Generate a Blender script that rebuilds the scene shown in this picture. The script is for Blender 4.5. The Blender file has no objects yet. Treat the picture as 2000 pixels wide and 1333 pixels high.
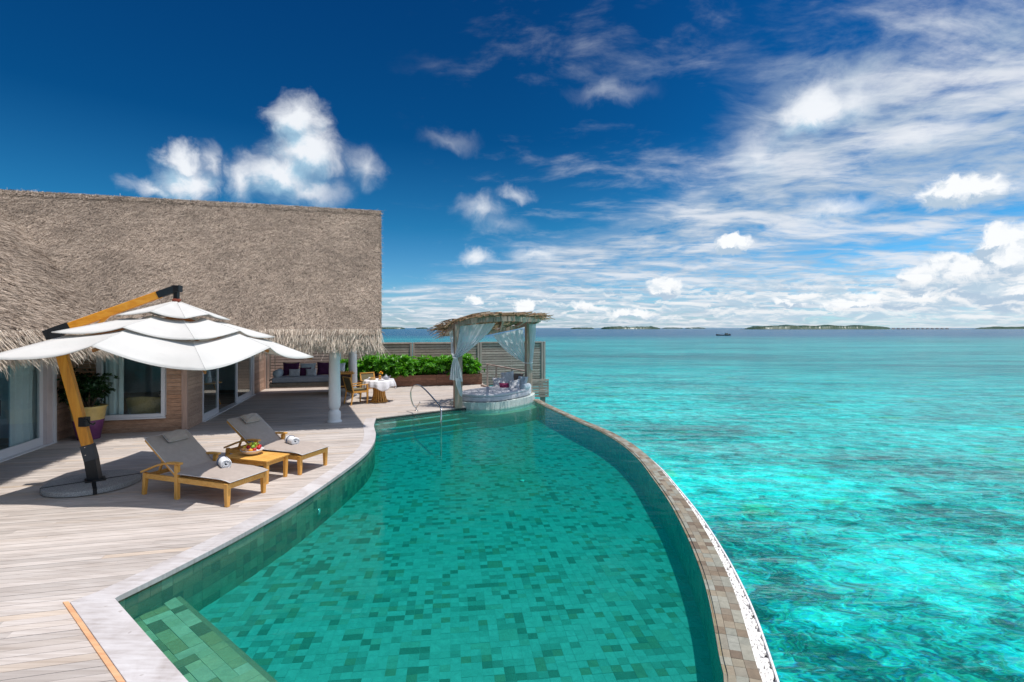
import bpy, bmesh, math, random
import numpy as np
from mathutils import Vector, Matrix, noise as mnoise
R = math.radians
random.seed(7); rng = np.random.default_rng(7)
sc = bpy.context.scene
COL = sc.collection
# ---------------------------------------------------------------- camera
cam_d = bpy.data.cameras.new('camera'); cam = bpy.data.objects.new('camera', cam_d); COL.objects.link(cam)
cam.location = (0, 0, 2.5); cam.rotation_euler = (R(90), 0, 0)
cam_d.sensor_width = 36; cam_d.lens = 18.0; cam_d.shift_y = -0.01275
cam_d.clip_start = 0.1; cam_d.clip_end = 60000
sc.camera = cam
# ---------------------------------------------------------------- exposure
sc.view_settings.view_transform = 'Standard'; sc.view_settings.look = 'None'
sc.view_settings.exposure = 0.25; sc.view_settings.gamma = 1.0; sc.view_settings.use_curve_mapping = False
# ---------------------------------------------------------------- sun
SUN_DIR = Vector((-0.22, 0.10, -1.0)).normalized()
sun_d = bpy.data.lights.new('sun', 'SUN'); sun = bpy.data.objects.new('sun', sun_d); COL.objects.link(sun)
sun_d.energy = 3.7; sun_d.angle = R(0.53); sun_d.color = (1.0, 0.965, 0.91)
sun.rotation_euler = SUN_DIR.to_track_quat('-Z', 'Y').to_euler(); sun.location = (3, -2, 30)
SUN_EL = math.asin(-SUN_DIR.z); SUN_AZ = math.atan2(-SUN_DIR.x, -SUN_DIR.y)   # clockwise from +Y

# ---------------------------------------------------------------- node helper
class NT:
    def __init__(s, tree): s.t = tree; s.n = tree.nodes; s.l = tree.links
    def new(s, typ, **kw):
        nd = s.n.new(typ)
        for k, v in kw.items(): setattr(nd, k, v)
        return nd
    def put(s, sock, v):
        if isinstance(v, bpy.types.NodeSocket): s.l.new(v, sock)
        elif v is not None:
            if isinstance(v, (tuple, list)) and len(v) == 3 and len(getattr(sock, 'default_value', (0,0,0))) == 4: v = (*v, 1)
            sock.default_value = v
    def math(s, op, a, b=None, c=None, clamp=False):
        nd = s.new('ShaderNodeMath', operation=op, use_clamp=clamp)
        s.put(nd.inputs[0], a)
        if b is not None: s.put(nd.inputs[1], b)
        if c is not None: s.put(nd.inputs[2], c)
        return nd.outputs[0]
    def vmath(s, op, a, b=None, scale=None):
        nd = s.new('ShaderNodeVectorMath', operation=op)
        s.put(nd.inputs[0], a)
        if b is not None: s.put(nd.inputs[1], b)
        if scale is not None: s.put(nd.inputs['Scale'], scale)
        return nd.outputs['Value'] if op in ('LENGTH', 'DOT_PRODUCT', 'DISTANCE') else nd.outputs[0]
    def noise(s, vec, scale=5, detail=4, rough=.55, dist=0, dim='3D', out=0, lac=2.0):
        nd = s.new('ShaderNodeTexNoise', noise_dimensions=dim)
        if vec is not None: s.put(nd.inputs['Vector'], vec)
        s.put(nd.inputs['Scale'], scale); s.put(nd.inputs['Detail'], detail); s.put(nd.inputs['Roughness'], rough)
        s.put(nd.inputs['Distortion'], dist); s.put(nd.inputs['Lacunarity'], lac)
        return nd.outputs[out]
    def ss(s, x, lo, hi, a=0.0, b=1.0):
        nd = s.new('ShaderNodeMapRange', interpolation_type='SMOOTHSTEP')
        s.put(nd.inputs[0], x); s.put(nd.inputs[1], lo); s.put(nd.inputs[2], hi); s.put(nd.inputs[3], a); s.put(nd.inputs[4], b)
        return nd.outputs[0]
    def lin(s, x, lo, hi, a=0.0, b=1.0):
        nd = s.new('ShaderNodeMapRange')
        s.put(nd.inputs[0], x); s.put(nd.inputs[1], lo); s.put(nd.inputs[2], hi); s.put(nd.inputs[3], a); s.put(nd.inputs[4], b)
        return nd.outputs[0]
    def mix(s, f, a, b, mode='MIX'):
        nd = s.new('ShaderNodeMix', data_type='RGBA', blend_type=mode)
        s.put(nd.inputs[0], f); s.put(nd.inputs[6], a); s.put(nd.inputs[7], b)
        return nd.outputs[2]
    def ramp(s, f, stops, interp='LINEAR'):
        nd = s.new('ShaderNodeValToRGB'); cr = nd.color_ramp; cr.interpolation = interp
        while len(cr.elements) < len(stops): cr.elements.new(0.5)
        for e, (p, c) in zip(cr.elements, stops): e.position = p; e.color = (*c, 1) if len(c) == 3 else c
        s.put(nd.inputs[0], f); return nd.outputs[0]
    def xyz(s, x, y, z):
        nd = s.new('ShaderNodeCombineXYZ'); s.put(nd.inputs[0], x); s.put(nd.inputs[1], y); s.put(nd.inputs[2], z); return nd.outputs[0]
    def sep(s, v):
        nd = s.new('ShaderNodeSeparateXYZ'); s.put(nd.inputs[0], v); return nd.outputs
    def mapping(s, v, rot=(0,0,0), scale=(1,1,1), loc=(0,0,0)):
        nd = s.new('ShaderNodeMapping'); s.put(nd.inputs[0], v); nd.inputs['Rotation'].default_value = rot
        nd.inputs['Scale'].default_value = scale; nd.inputs['Location'].default_value = loc; return nd.outputs[0]

# ---------------------------------------------------------------- world: sky with clouds
world = bpy.data.worlds.new('World'); sc.world = world; world.use_nodes = True
T = NT(world.node_tree); T.n.clear()
sky = T.new('ShaderNodeTexSky', sky_type='NISHITA'); sky.sun_disc = False
sky.sun_elevation = SUN_EL; sky.sun_rotation = SUN_AZ; sky.altitude = 0; sky.air_density = 1.0; sky.dust_density = 0.3; sky.ozone_density = 4.0
geo = T.new('ShaderNodeTexCoord'); D = T.vmath('NORMALIZE', geo.outputs['Generated']); dx, dy, dz = T.sep(D)
DEG = 57.29578
A = T.math('MULTIPLY', T.math('ARCTAN2', dx, dy), DEG)
E = T.math('MULTIPLY', T.math('ARCSINE', dz), DEG)
Ec = T.math('MAXIMUM', E, 0.0)
# deep polarised blue: the physical sky, more saturated and darker away from the horizon; unseen zenith brightened to lift the fill
hs = T.new('ShaderNodeHueSaturation'); T.put(hs.inputs['Color'], sky.outputs[0]); hs.inputs['Saturation'].default_value = 1.0
tint = T.ramp(T.math('DIVIDE', Ec, 90.0), [(0.0, (.62, .92, 1.25)), (0.045, (.42, .86, 1.16)), (0.12, (.10, .58, .84)), (0.22, (.018, .33, .60)), (0.38, (.012, .26, .53)), (0.56, (.50, .68, .85)), (0.75, (1.1, 1.15, 1.2)), (1.0, (1.5, 1.5, 1.5))])
bluesky = T.mix(1.0, hs.outputs[0], tint, 'MULTIPLY')
bright = T.ss(A, -5, 50, 0.92, 1.45)                      # the sky pales towards the sun's side, right of the view
bluesky = T.vmath('SCALE', bluesky, scale=bright)
# high cloud layer on a plane overhead
pz = T.math('ADD', T.math('MAXIMUM', dz, 0.0), 0.085)
P = T.xyz(T.math('DIVIDE', dx, pz), T.math('DIVIDE', dy, pz), 0.0)
Pw = T.vmath('ADD', P, T.vmath('SCALE', T.vmath('SUBTRACT', T.noise(P, .9, 3, .5, out=1), (.5,.5,.5)), scale=0.55))
Pst = T.mapping(Pw, rot=(0,0,R(-28)), scale=(.70, 1.45, 1))
n1 = T.noise(Pst, 1.5, 9, .62, .25)
n2 = T.noise(T.mapping(Pw, rot=(0,0,R(20)), scale=(1,1,1)), 5.5, 6, .6)
n0 = T.noise(P, .42, 2, .5)
thr = T.math('MINIMUM', T.math('ADD', T.math('MULTIPLY', T.math('SUBTRACT', E, 4.5), 3.2), -16.0), 18.0)
thr = T.math('ADD', thr, T.lin(n2, .3, .7, -5, 5))
cover = T.ss(T.math('SUBTRACT', A, thr), -5, 12)
side = T.ss(T.math('ABSOLUTE', T.math('SUBTRACT', A, 128.0)), 55, 80, 1.0, 0.0)      # unseen cloud added past the right edge and behind, for more fill
cover = T.math('MULTIPLY', cover, T.ss(T.math('SUBTRACT', E, T.math('MULTIPLY', side, 22.0)), 20.0, 30.0, 1.0, .42))
faint = T.math('ADD', T.ss(A, -14, 12, 0.0, .30), T.ss(A, 46, 72, 0.0, .38))                        # thin veils high on the right, thickened out of view for more fill
cover = T.math('MAXIMUM', cover, faint)
dens = T.math('ADD', T.math('MULTIPLY', n1, .60), T.math('MULTIPLY', n2, .44))
dens = T.math('ADD', dens, T.lin(n0, .3, .7, -.06, .07))
lay = T.ss(T.math('ADD', dens, T.math('MULTIPLY', cover, .25)), .575, .87)
lay = T.math('MULTIPLY', lay, T.math('POWER', cover, .55))
lay = T.math('MULTIPLY', lay, .90)
laycol = T.mix(T.ss(n1, .42, .66), (4.2, 5.2, 6.4), (7.6, 7.9, 8.4))
glow = T.ss(T.vmath('DOT_PRODUCT', D, tuple(-SUN_DIR)), .55, .99, 1.0, 3.2)      # thin cloud round the sun, out of view, boosted to lift the fill
laycol = T.vmath('SCALE', laycol, scale=glow)
c0 = T.mix(lay, bluesky, laycol)
# cumulus: groups of soft balls in azimuth/elevation, edges broken up by noise
AE = T.xyz(A, E, 0.0)
def warp(v, sc1, amp, det=5, seed=0.0):
    w = T.vmath('SUBTRACT', T.noise(T.vmath('ADD', v, (seed, seed*.7, 0)), sc1, det, .62, out=1), (.5,.5,.5))
    return T.vmath('ADD', v, T.vmath('MULTIPLY', w, (amp, amp*.8, 0)))
AEh = warp(warp(AE, .30, 2.4, 2, 5.0), 1.1, 1.9, 8, 11.0)
AEs = warp(warp(AE, .16, 4.0, 2, 1.0), .50, 3.3, 9, 3.0)
def pix(px, py):
    a = math.atan((px-1000)/1000); return (math.degrees(a), math.degrees(math.atan((641-py)/1000*math.cos(a))), math.cos(a))
def blobs(vec, lst):
    acc = None
    for px, py, rx, ry, w in lst:
        a, e, c = pix(px, py)
        ra = rx/1000*DEG*c*c; re = ry/1000*DEG*c
        d = T.vmath('LENGTH', T.vmath('MULTIPLY', T.vmath('SUBTRACT', vec, (a, e, 0)), (1/ra, 1/re, 0)))
        v = T.math('MULTIPLY', T.math('SUBTRACT', 1.0, d), w)
        acc = v if acc is None else T.math('SMOOTH_MAX', acc, v, .12)
    return acc
SOFT = [(585,238,70,62,1.0),(600,300,98,60,1),(545,340,110,55,.9),(480,345,58,62,.7),(712,322,52,48,.5),(600,368,120,46,.6),
    (350,306,62,46,.95),(362,350,85,50,.9),(412,312,38,44,.5),(300,368,80,30,.6),
    (935,412,62,36,.52),(1005,380,46,20,.45),(975,440,80,24,.28),(880,270,70,26,.26),(1190,176,110,26,.28),(1585,222,85,55,.95),(1650,205,110,60,.55),
    (1045,494,60,22,.55),(930,504,50,26,.7),(1640,400,110,36,.6),(1480,300,90,60,.45),(1800,260,160,40,.4)]
soft = blobs(AEs, SOFT)
HARD = [(1975,505,90,72,1),(1885,545,110,60,1.1),(1800,582,170,30,1),(1995,570,140,56,1.2),(1690,590,120,20,.8),(2060,540,110,90,1.1),
    (1850,378,78,38,.8),(1915,368,70,38,.7),(1432,480,44,24,.85),(1300,560,44,26,.9),
    (924,588,20,14,.6),(1026,598,30,18,.8),(1150,600,50,14,.5),(1560,590,70,16,.6),(1230,612,60,13,.6),(1790,550,50,34,.8),(1945,470,40,30,.8)]
hard = blobs(AEh, HARD)
hardup = blobs(T.vmath('ADD', AEh, (.25, .75, 0)), HARD)
sm = T.math('MULTIPLY', T.ss(soft, 0.0, .78), .95)
sm = T.math('MULTIPLY', sm, T.ss(T.math('SUBTRACT', E, T.lin(A, -33, -15, 12.0, 13.5)), -1.5, 5.0, .35, 1.0) ) if False else sm
hm = T.ss(hard, 0.02, .30)
nsh = T.noise(AE, .62, 6, .6, .4)
AEs2 = T.vmath('ADD', AEs, (.6, 1.6, 0))
softup = blobs(AEs2, SOFT)
sshade = T.math('ADD', T.math('MULTIPLY', T.math('SUBTRACT', soft, softup), 1.1), T.math('MULTIPLY', T.math('SUBTRACT', nsh, .5), .9))
softcol = T.mix(T.ss(sshade, -.45, .30), (4.2, 6.3, 7.8), (8.6, 8.9, 9.3))
c1 = T.mix(sm, c0, softcol)
# shading of the crisp cumulus: compare with the density a little higher up
nup = T.noise(T.vmath('ADD', AEh, (-.25, .9, 0)), .50, 4, .55)
ndn = T.noise(AEh, .50, 4, .55)
lit = T.ss(T.math('ADD', T.math('MULTIPLY', T.math('SUBTRACT', ndn, nup), 1.3), T.math('MULTIPLY', T.math('SUBTRACT', hard, hardup), .9)), -.16, .24)
hardcol = T.mix(lit, (4.4, 5.6, 6.9), (9.1, 9.3, 9.5))
c2 = T.mix(hm, c1, hardcol)
# low band of small cumulus over the horizon
AB = T.vmath('MULTIPLY', AE, (.36, 1.15, 0))
nb = T.noise(AB, 1.0, 7, .62, .5)
band = T.ss(E, 0.2, 1.0, .35, 1.0); band = T.math('MULTIPLY', band, T.ss(E, 3.0, 6.0, 1.0, 0.0))
bm = T.math('MULTIPLY', T.ss(T.math('ADD', nb, T.ss(A, -20, 30, -.05, .06)), .50, .60), band)
bandcol = T.mix(T.ss(T.noise(T.vmath('ADD', AB, (0,.35,0)), 1.0, 7, .62, .5), .45, .62), (8.8, 8.9, 9.0), (4.6, 6.0, 7.2))
c3 = T.mix(T.math('MULTIPLY', bm, .75), c2, bandcol)
below = T.ss(E, -3.0, -0.2)                                # under the horizon: plain sea-blue
c4 = T.mix(below, (.6, 2.2, 2.8), c3)
bg = T.new('ShaderNodeBackground'); T.put(bg.inputs[0], c4); bg.inputs[1].default_value = 0.09
wo = T.new('ShaderNodeOutputWorld'); T.l.new(bg.outputs[0], wo.inputs[0])
world.cycles.sampling_method = 'MANUAL'; world.cycles.sample_map_resolution = 512
cy = sc.cycles
cy.max_bounces = 8; cy.diffuse_bounces = 3; cy.glossy_bounces = 3; cy.transmission_bounces = 4; cy.transparent_max_bounces = 24; cy.volume_bounces = 0
cy.caustics_reflective = False; cy.caustics_refractive = False; cy.use_denoising = True; cy.sample_clamp_indirect = 6.0
# ================================================================ helpers for geometry
UX = Vector((0.9683, 0.2498, 0)); VX = Vector((-0.2498, 0.9683, 0)); ROT = math.atan2(.2498, .9683)
def W(a, b, z=0.0): return UX*a + VX*b + Vector((0, 0, z))          # the villa's own square frame
def ab(p): return (p[0]*.9683+p[1]*.2498, -p[0]*.2498+p[1]*.9683)
CAMP = Vector((0, 0, 2.5))
def empty(name, loc=(0,0,0), rz=0.0, parent=None):
    o = bpy.data.objects.new(name, None); COL.objects.link(o); o.location = loc; o.rotation_euler = (0,0,rz); o.empty_display_size = .1
    if parent: o.parent = parent
    return o
def tag(o, label=None, cat=None, group=None, kind=None):
    if label: o['label'] = label
    if cat: o['category'] = cat
    if group: o['group'] = group
    if kind: o['kind'] = kind
    return o
def link(name, me, m=None, parent=None, smooth=False, bevel=0, loc=None, rot=None):
    o = bpy.data.objects.new(name, me); COL.objects.link(o)
    if m is not None and not me.materials: me.materials.append(m)
    if parent is not None: o.parent = parent
    if smooth: me.polygons.foreach_set('use_smooth', [True]*len(me.polygons))
    if bevel:
        b = o.modifiers.new('bevel', 'BEVEL'); b.width = bevel; b.segments = 2; b.limit_method = 'ANGLE'; b.angle_limit = R(35)
    if loc is not None: o.location = loc
    if rot is not None: o.rotation_euler = rot
    return o
class MB:
    def __init__(s): s.v = []; s.f = []; s.mi = []
    def add(s, vs, fs, mi=0):
        n = len(s.v); s.v += [tuple(v) for v in vs]; s.f += [tuple(i+n for i in f) for f in fs]; s.mi += [mi]*len(fs); return s
    def box(s, c, d, M=None, mi=0):
        x, y, z = d[0]/2, d[1]/2, d[2]/2
        vs = [Vector((sx*x, sy*y, sz*z)) for sz in (-1,1) for sx, sy in ((-1,-1),(1,-1),(1,1),(-1,1))]
        c = Vector(c)
        vs = [(M @ v if M else v) + c for v in vs]
        return s.add(vs, [(3,2,1,0),(4,5,6,7),(0,1,5,4),(1,2,6,5),(2,3,7,6),(3,0,4,7)], mi)
    def wbox(s, a0, a1, b0, b1, z0, z1, mi=0):
        vs = [W(a,b,z) for z in (z0,z1) for a,b in ((a0,b0),(a1,b0),(a1,b1),(a0,b1))]
        return s.add(vs, [(3,2,1,0),(4,5,6,7),(0,1,5,4),(1,2,6,5),(2,3,7,6),(3,0,4,7)], mi)
    def beam(s, p, q, w, h, up=(0,0,1), mi=0, w2=None, h2=None):
        p, q = Vector(p), Vector(q); d = (q-p).normalized(); up = Vector(up)
        sx = d.cross(up); sx = sx.normalized() if sx.length > 1e-5 else Vector((1,0,0)); u = sx.cross(d).normalized()
        w2 = w if w2 is None else w2; h2 = h if h2 is None else h2
        vs = [o + sx*(i*ww/2) + u*(j*hh/2) for o, ww, hh in ((p,w,h),(q,w2,h2)) for i,j in ((-1,-1),(1,-1),(1,1),(-1,1))]
        return s.add(vs, [(3,2,1,0),(4,5,6,7),(0,1,5,4),(1,2,6,5),(2,3,7,6),(3,0,4,7)], mi)
    def prism(s, poly, z0, z1, mi=0):
        n = len(poly)
        vs = [(p[0],p[1],z0) for p in poly] + [(p[0],p[1],z1) for p in poly]
        area = sum(poly[i][0]*poly[(i+1)%n][1]-poly[(i+1)%n][0]*poly[i][1] for i in range(n))
        fs = [tuple(range(n-1,-1,-1)), tuple(range(n,2*n))] + [(i,(i+1)%n,(i+1)%n+n,i+n) for i in range(n)]
        if area < 0: fs = [tuple(reversed(f)) for f in fs]
        return s.add(vs, fs, mi)
    def tube(s, pts, r, n=8, mi=0, cap=True):
        pts = [Vector(p) for p in pts]; rings = []
        rr = r if isinstance(r, (list, tuple)) else [r]*len(pts)
        ref = None
        for i, p in enumerate(pts):
            d = (pts[min(i+1,len(pts)-1)] - pts[max(i-1,0)]).normalized()
            if ref is None:
                ref = d.orthogonal().normalized()
            ref = (ref - d*ref.dot(d)); ref = ref.normalized() if ref.length > 1e-6 else d.orthogonal().normalized()
            b = d.cross(ref)
            rings.append([p + (ref*math.cos(k*2*math.pi/n) + b*math.sin(k*2*math.pi/n))*rr[i] for k in range(n)])
        vs = [v for r_ in rings for v in r_]
        fs = [(i*n+k, i*n+(k+1)%n, (i+1)*n+(k+1)%n, (i+1)*n+k) for i in range(len(pts)-1) for k in range(n)]
        if cap: fs += [tuple(range(n-1,-1,-1)), tuple((len(pts)-1)*n+k for k in range(n))]
        return s.add(vs, fs, mi)
    def lathe(s, prof, c=(0,0,0), n=24, mi=0, cap=True):
        c = Vector(c); vs = []
        for r, z in prof:
            vs += [c + Vector((r*math.cos(k*2*math.pi/n), r*math.sin(k*2*math.pi/n), z)) for k in range(n)]
        m = len(prof)
        fs = [(i*n+k, i*n+(k+1)%n, (i+1)*n+(k+1)%n, (i+1)*n+k) for i in range(m-1) for k in range(n)]
        if cap: fs += [tuple(range(n-1,-1,-1)), tuple((m-1)*n+k for k in range(n))]
        return s.add(vs, fs, mi)
    def grid(s, rows, mi=0, close=False):
        nr, nc = len(rows), len(rows[0]); vs = [v for r in rows for v in r]
        fs = [(i*nc+j, i*nc+j+1, (i+1)*nc+j+1, (i+1)*nc+j) for i in range(nr-1) for j in range(nc-1)]
        return s.add(vs, fs, mi)
    def mesh(s, name):
        me = bpy.data.meshes.new(name); me.from_pydata(s.v, [], s.f)
        if any(s.mi): me.polygons.foreach_set('material_index', s.mi)
        me.update(); return me
    def obj(s, name, m=None, parent=None, smooth=False, bevel=0, loc=None, rot=None, mats=None):
        me = s.mesh(name)
        for x in (mats or []): me.materials.append(x)
        return link(name, me, m, parent, smooth, bevel, loc, rot)
def pillow_mesh(w, h, t, n=12, name='pillow', sag=.0):
    m = MB()
    for sg in (1, -1):
        rows = []
        for i in range(n+1):
            row = []
            for j in range(n+1):
                u = -1+2*i/n; v = -1+2*j/n
                k = max(0.0, (1-u**4)*(1-v**4))**.5
                px = u*w/2*(1-.07*(1-abs(u)**2)*0 - .08*(1-v*v)*abs(u)**3); py = v*h/2*(1-.08*(1-u*u)*abs(v)**3)
                wr = .02*math.sin(u*7+v*5)*k*t*3
                row.append((px, py, sg*(t/2*k + .004) + wr))
            rows.append(row)
        if sg < 0: rows = rows[::-1]
        m.grid(rows)
    return m.mesh(name)
def blades_mesh(name, P, Dv, S, L, w0, w1, mats_idx=None):
    """one quad per blade: base P, direction D (unit), side S (unit), length L, base and tip widths; numpy arrays"""
    n = len(P); v = np.empty((n, 4, 3)); L = L[:, None]
    w0 = np.asarray(w0)[:, None] if np.ndim(w0) else w0; w1 = np.asarray(w1)[:, None] if np.ndim(w1) else w1
    v[:,0] = P - S*w0/2; v[:,1] = P + S*w0/2; v[:,2] = P + Dv*L + S*w1/2; v[:,3] = P + Dv*L - S*w1/2
    return np_mesh(name, v.reshape(-1,3), np.arange(n*4).reshape(n,4), mats_idx)
def np_mesh(name, v, f, mi=None):
    me = bpy.data.meshes.new(name); n = len(f); k = f.shape[1]
    me.vertices.add(len(v)); me.vertices.foreach_set('co', np.ascontiguousarray(v, dtype=np.float32).ravel())
    me.loops.add(n*k); me.loops.foreach_set('vertex_index', np.ascontiguousarray(f, dtype=np.int32).ravel())
    me.polygons.add(n); me.polygons.foreach_set('loop_start', np.arange(0, n*k, k, dtype=np.int32)); me.polygons.foreach_set('loop_total', np.full(n, k, dtype=np.int32))
    if mi is not None: me.polygons.foreach_set('material_index', mi.astype(np.int32))
    me.update(calc_edges=True); return me
def nrm(a): return a/np.linalg.norm(a, axis=-1, keepdims=True)

# ================================================================ materials
def material(name):
    m = bpy.data.materials.new(name); m.use_nodes = True; t = NT(m.node_tree); t.n.clear(); return m, t
def finish(m, t, col, rough=.6, spec=.4, metal=0.0, bump=None, bstr=.3, bdist=.01, sheen=0, trans=None, coat=0):
    b = t.new('ShaderNodeBsdfPrincipled'); t.put(b.inputs['Base Color'], col); t.put(b.inputs['Roughness'], rough)
    b.inputs['Specular IOR Level'].default_value = spec; b.inputs['Metallic'].default_value = metal
    if sheen: b.inputs['Sheen Weight'].default_value = sheen
    if coat: b.inputs['Coat Weight'].default_value = coat; b.inputs['Coat Roughness'].default_value = .15
    if bump is not None:
        bp = t.new('ShaderNodeBump'); t.put(bp.inputs['Height'], bump); bp.inputs['Strength'].default_value = bstr; bp.inputs['Distance'].default_value = bdist
        t.l.new(bp.outputs[0], b.inputs['Normal'])
    out = t.new('ShaderNodeOutputMaterial'); sh = b.outputs[0]
    if trans is not None:
        tr = t.new('ShaderNodeBsdfTranslucent'); t.put(tr.inputs[0], trans[1]); mx = t.new('ShaderNodeMixShader'); mx.inputs[0].default_value = trans[0]
        t.l.new(sh, mx.inputs[1]); t.l.new(tr.outputs[0], mx.inputs[2]); sh = mx.outputs[0]
    t.l.new(sh, out.inputs[0]); return m
def rnd(t): return t.new('ShaderNodeObjectInfo').outputs['Random']
def island(t): return t.new('ShaderNodeNewGeometry').outputs['Random Per Island']
def pos(t): return t.new('ShaderNodeNewGeometry').outputs['Position']
def objc(t): return t.new('ShaderNodeTexCoord').outputs['Object']
def simple(name, col, rough=.6, var=.12, nscale=8, bstr=.15, bdist=.003, **kw):
    m, t = material(name); c = objc(t); n = t.noise(c, nscale, 5, .6)
    f = t.lin(n, .3, .7, 1-var, 1+var); cc = t.vmath('SCALE', tuple(col), scale=f)
    return finish(m, t, cc, rough, bump=t.noise(c, nscale*6, 3, .6), bstr=bstr, bdist=bdist, **kw)
def wood(name, cols, ang=ROT, stretch=22, scale=1.6, rough=.62, knots=.0, tint_isl=True, coord='pos', vert=False, spec=.3, gstr=.35, warm=None, perobj=(.82, 1.14)):
    """cols: dark, mid, light"""
    m, t = material(name); c = pos(t) if coord == 'pos' else objc(t)
    r = t.math('ADD', rnd(t), island(t)) if tint_isl else rnd(t)
    r = t.math('FRACT', t.math('MULTIPLY', r, 7.31))
    if vert: c2 = t.mapping(c, scale=(stretch, stretch, 1.0))
    else: c2 = t.mapping(c, rot=(0,0,-ang), scale=(1.0, stretch, stretch))
    c2 = t.vmath('ADD', c2, t.xyz(t.math('MULTIPLY', r, 37.0), t.math('MULTIPLY', r, 11.0), 0.0))
    g = t.noise(c2, scale, 7, .65, .6); g2 = t.noise(c, 1.3, 3, .5)
    f = t.math('ADD', t.math('MULTIPLY', g, .75), t.math('MULTIPLY', g2, .25))
    col = t.ramp(f, [(.30, cols[0]), (.5, cols[1]), (.70, cols[2])])
    col = t.vmath('SCALE', col, scale=t.lin(r, 0, 1, *perobj))
    if warm is not None:
        col = t.mix(t.math('MULTIPLY', t.ss(t.math('FRACT', t.math('MULTIPLY', r, 5.7)), .72, 1.0), warm[1]), col, warm[0], 'MULTIPLY')
    return finish(m, t, col, rough, spec, bump=g, bstr=gstr, bdist=.003)
M = {}
M['deck'] = wood('deck_wood', ((.345,.285,.245), (.49,.425,.38), (.60,.54,.495)), stretch=26, scale=1.1, warm=((1.10,.97,.80), .6), perobj=(.83, 1.13), spec=.25)
M['deck_under'] = simple('deck_underside', (.035,.03,.028))
M['siding'] = wood('siding_wood', ((.27,.145,.09), (.47,.275,.175), (.62,.41,.29)), stretch=30, scale=1.0, warm=((1.05,.90,.78), .6), perobj=(.75, 1.22))
M['sidingv'] = wood('siding_wood_side', ((.30,.18,.125), (.50,.33,.24), (.64,.46,.36)), ang=ROT+math.pi/2, stretch=30, scale=1.0, perobj=(.8, 1.2))
M['trim_wood'] = wood('corner_post_wood', ((.33,.21,.155), (.45,.30,.235), (.55,.40,.33)), vert=True, stretch=20)
M['fence'] = wood('fence_wood', ((.27,.185,.15), (.45,.335,.28), (.58,.46,.40)), stretch=28, scale=1.0, perobj=(.78, 1.2))
M['fencev'] = wood('fence_post_wood', ((.28,.20,.165), (.43,.33,.28), (.55,.45,.40)), vert=True, stretch=24)
M['pav'] = wood('pavilion_wood', ((.32,.20,.14), (.50,.355,.27), (.63,.49,.41)), vert=True, stretch=18)
M['teak'] = wood('teak', ((.52,.22,.04), (.74,.37,.08), (.86,.50,.15)), ang=R(-19.2), stretch=16, scale=2.2, rough=.42, spec=.45, perobj=(.9, 1.1))
M['teakv'] = wood('teak_upright', ((.50,.21,.035), (.72,.35,.07), (.84,.46,.13)), vert=True, stretch=14, scale=2.5, rough=.42, spec=.45, perobj=(.9, 1.1))
M['mast'] = wood('umbrella_mast_wood', ((.58,.19,.008), (.82,.31,.012), (.90,.42,.04)), vert=True, stretch=14, scale=1.4, rough=.33, spec=.5, perobj=(.95,1.05))
M['boom'] = wood('umbrella_boom_wood', ((.50,.16,.008), (.74,.27,.012), (.85,.38,.04)), ang=R(18), stretch=12, scale=1.4, rough=.33, spec=.5, perobj=(.95,1.05))
M['rib'] = wood('umbrella_rib_wood', ((.30,.10,.03), (.42,.16,.05), (.52,.22,.08)), ang=0, stretch=10, scale=1.4, rough=.4)
M['planter'] = wood('planter_wood', ((.12,.048,.03), (.22,.10,.062), (.33,.165,.11)), stretch=26, scale=1.1, perobj=(.75, 1.25))
M['newwood'] = wood('fresh_cut_trim', ((.50,.24,.12), (.66,.35,.18), (.74,.44,.25)), ang=R(-38.6), stretch=14, scale=1.2)
M['swing'] = wood('swing_wood', ((.24,.17,.12), (.37,.28,.20), (.48,.39,.30)), stretch=18)
M['branch'] = None
M['white'] = simple('white_paint', (.74,.73,.74), .42, .03, 3, .05)
M['colwhite'] = simple('column_plaster', (.78,.78,.77), .55, .04, 4, .1)
M['pinkwhite'] = simple('weathered_white_paint', (.66,.57,.56), .5, .06, 5, .1)
M['black'] = simple('black_metal', (.012,.012,.014), .38, .1, 20, .05)
M['greysteel'] = simple('dark_grey_metal', (.05,.055,.065), .42, .1, 20, .05)
M['canvas'] = None
def canvas():
    m, t = material('umbrella_canvas'); c = objc(t)
    wv = t.noise(c, 180, 2, .5); n = t.noise(c, 1.3, 3, .5)
    col = t.vmath('SCALE', (.73,.70,.66), scale=t.lin(n, .3, .7, .94, 1.04))
    return finish(m, t, col, .85, .15, bump=t.math('ADD', t.math('MULTIPLY', wv, .1), t.noise(c, 2.6, 4, .55)), bstr=.35, bdist=.03, trans=(.20, (.72,.66,.58)))
M['canvas'] = canvas()
def voile():
    m, t = material('voile_curtain'); c = objc(t)
    b = t.new('ShaderNodeBsdfDiffuse'); b.inputs[0].default_value = (.80,.83,.86,1)
    tr = t.new('ShaderNodeBsdfTranslucent'); tr.inputs[0].default_value = (.80,.83,.86,1)
    tp = t.new('ShaderNodeBsdfTransparent'); mx = t.new('ShaderNodeMixShader'); mx.inputs[0].default_value = .42
    t.l.new(b.outputs[0], mx.inputs[1]); t.l.new(tr.outputs[0], mx.inputs[2])
    m2 = t.new('ShaderNodeMixShader'); m2.inputs[0].default_value = .12; t.l.new(mx.outputs[0], m2.inputs[1]); t.l.new(tp.outputs[0], m2.inputs[2])
    o = t.new('ShaderNodeOutputMaterial'); t.l.new(m2.outputs[0], o.inputs[0]); return m
M['voile'] = voile()
M['taupe'] = simple('taupe_fabric', (.39,.32,.275), .9, .07, 14, .35, .002, sheen=.1)
M['piping'] = simple('pale_piping', (.62,.58,.56), .8, .04)
M['towel'] = simple('white_towel', (.80,.79,.80), .95, .05, 60, .9, .004)
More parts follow.
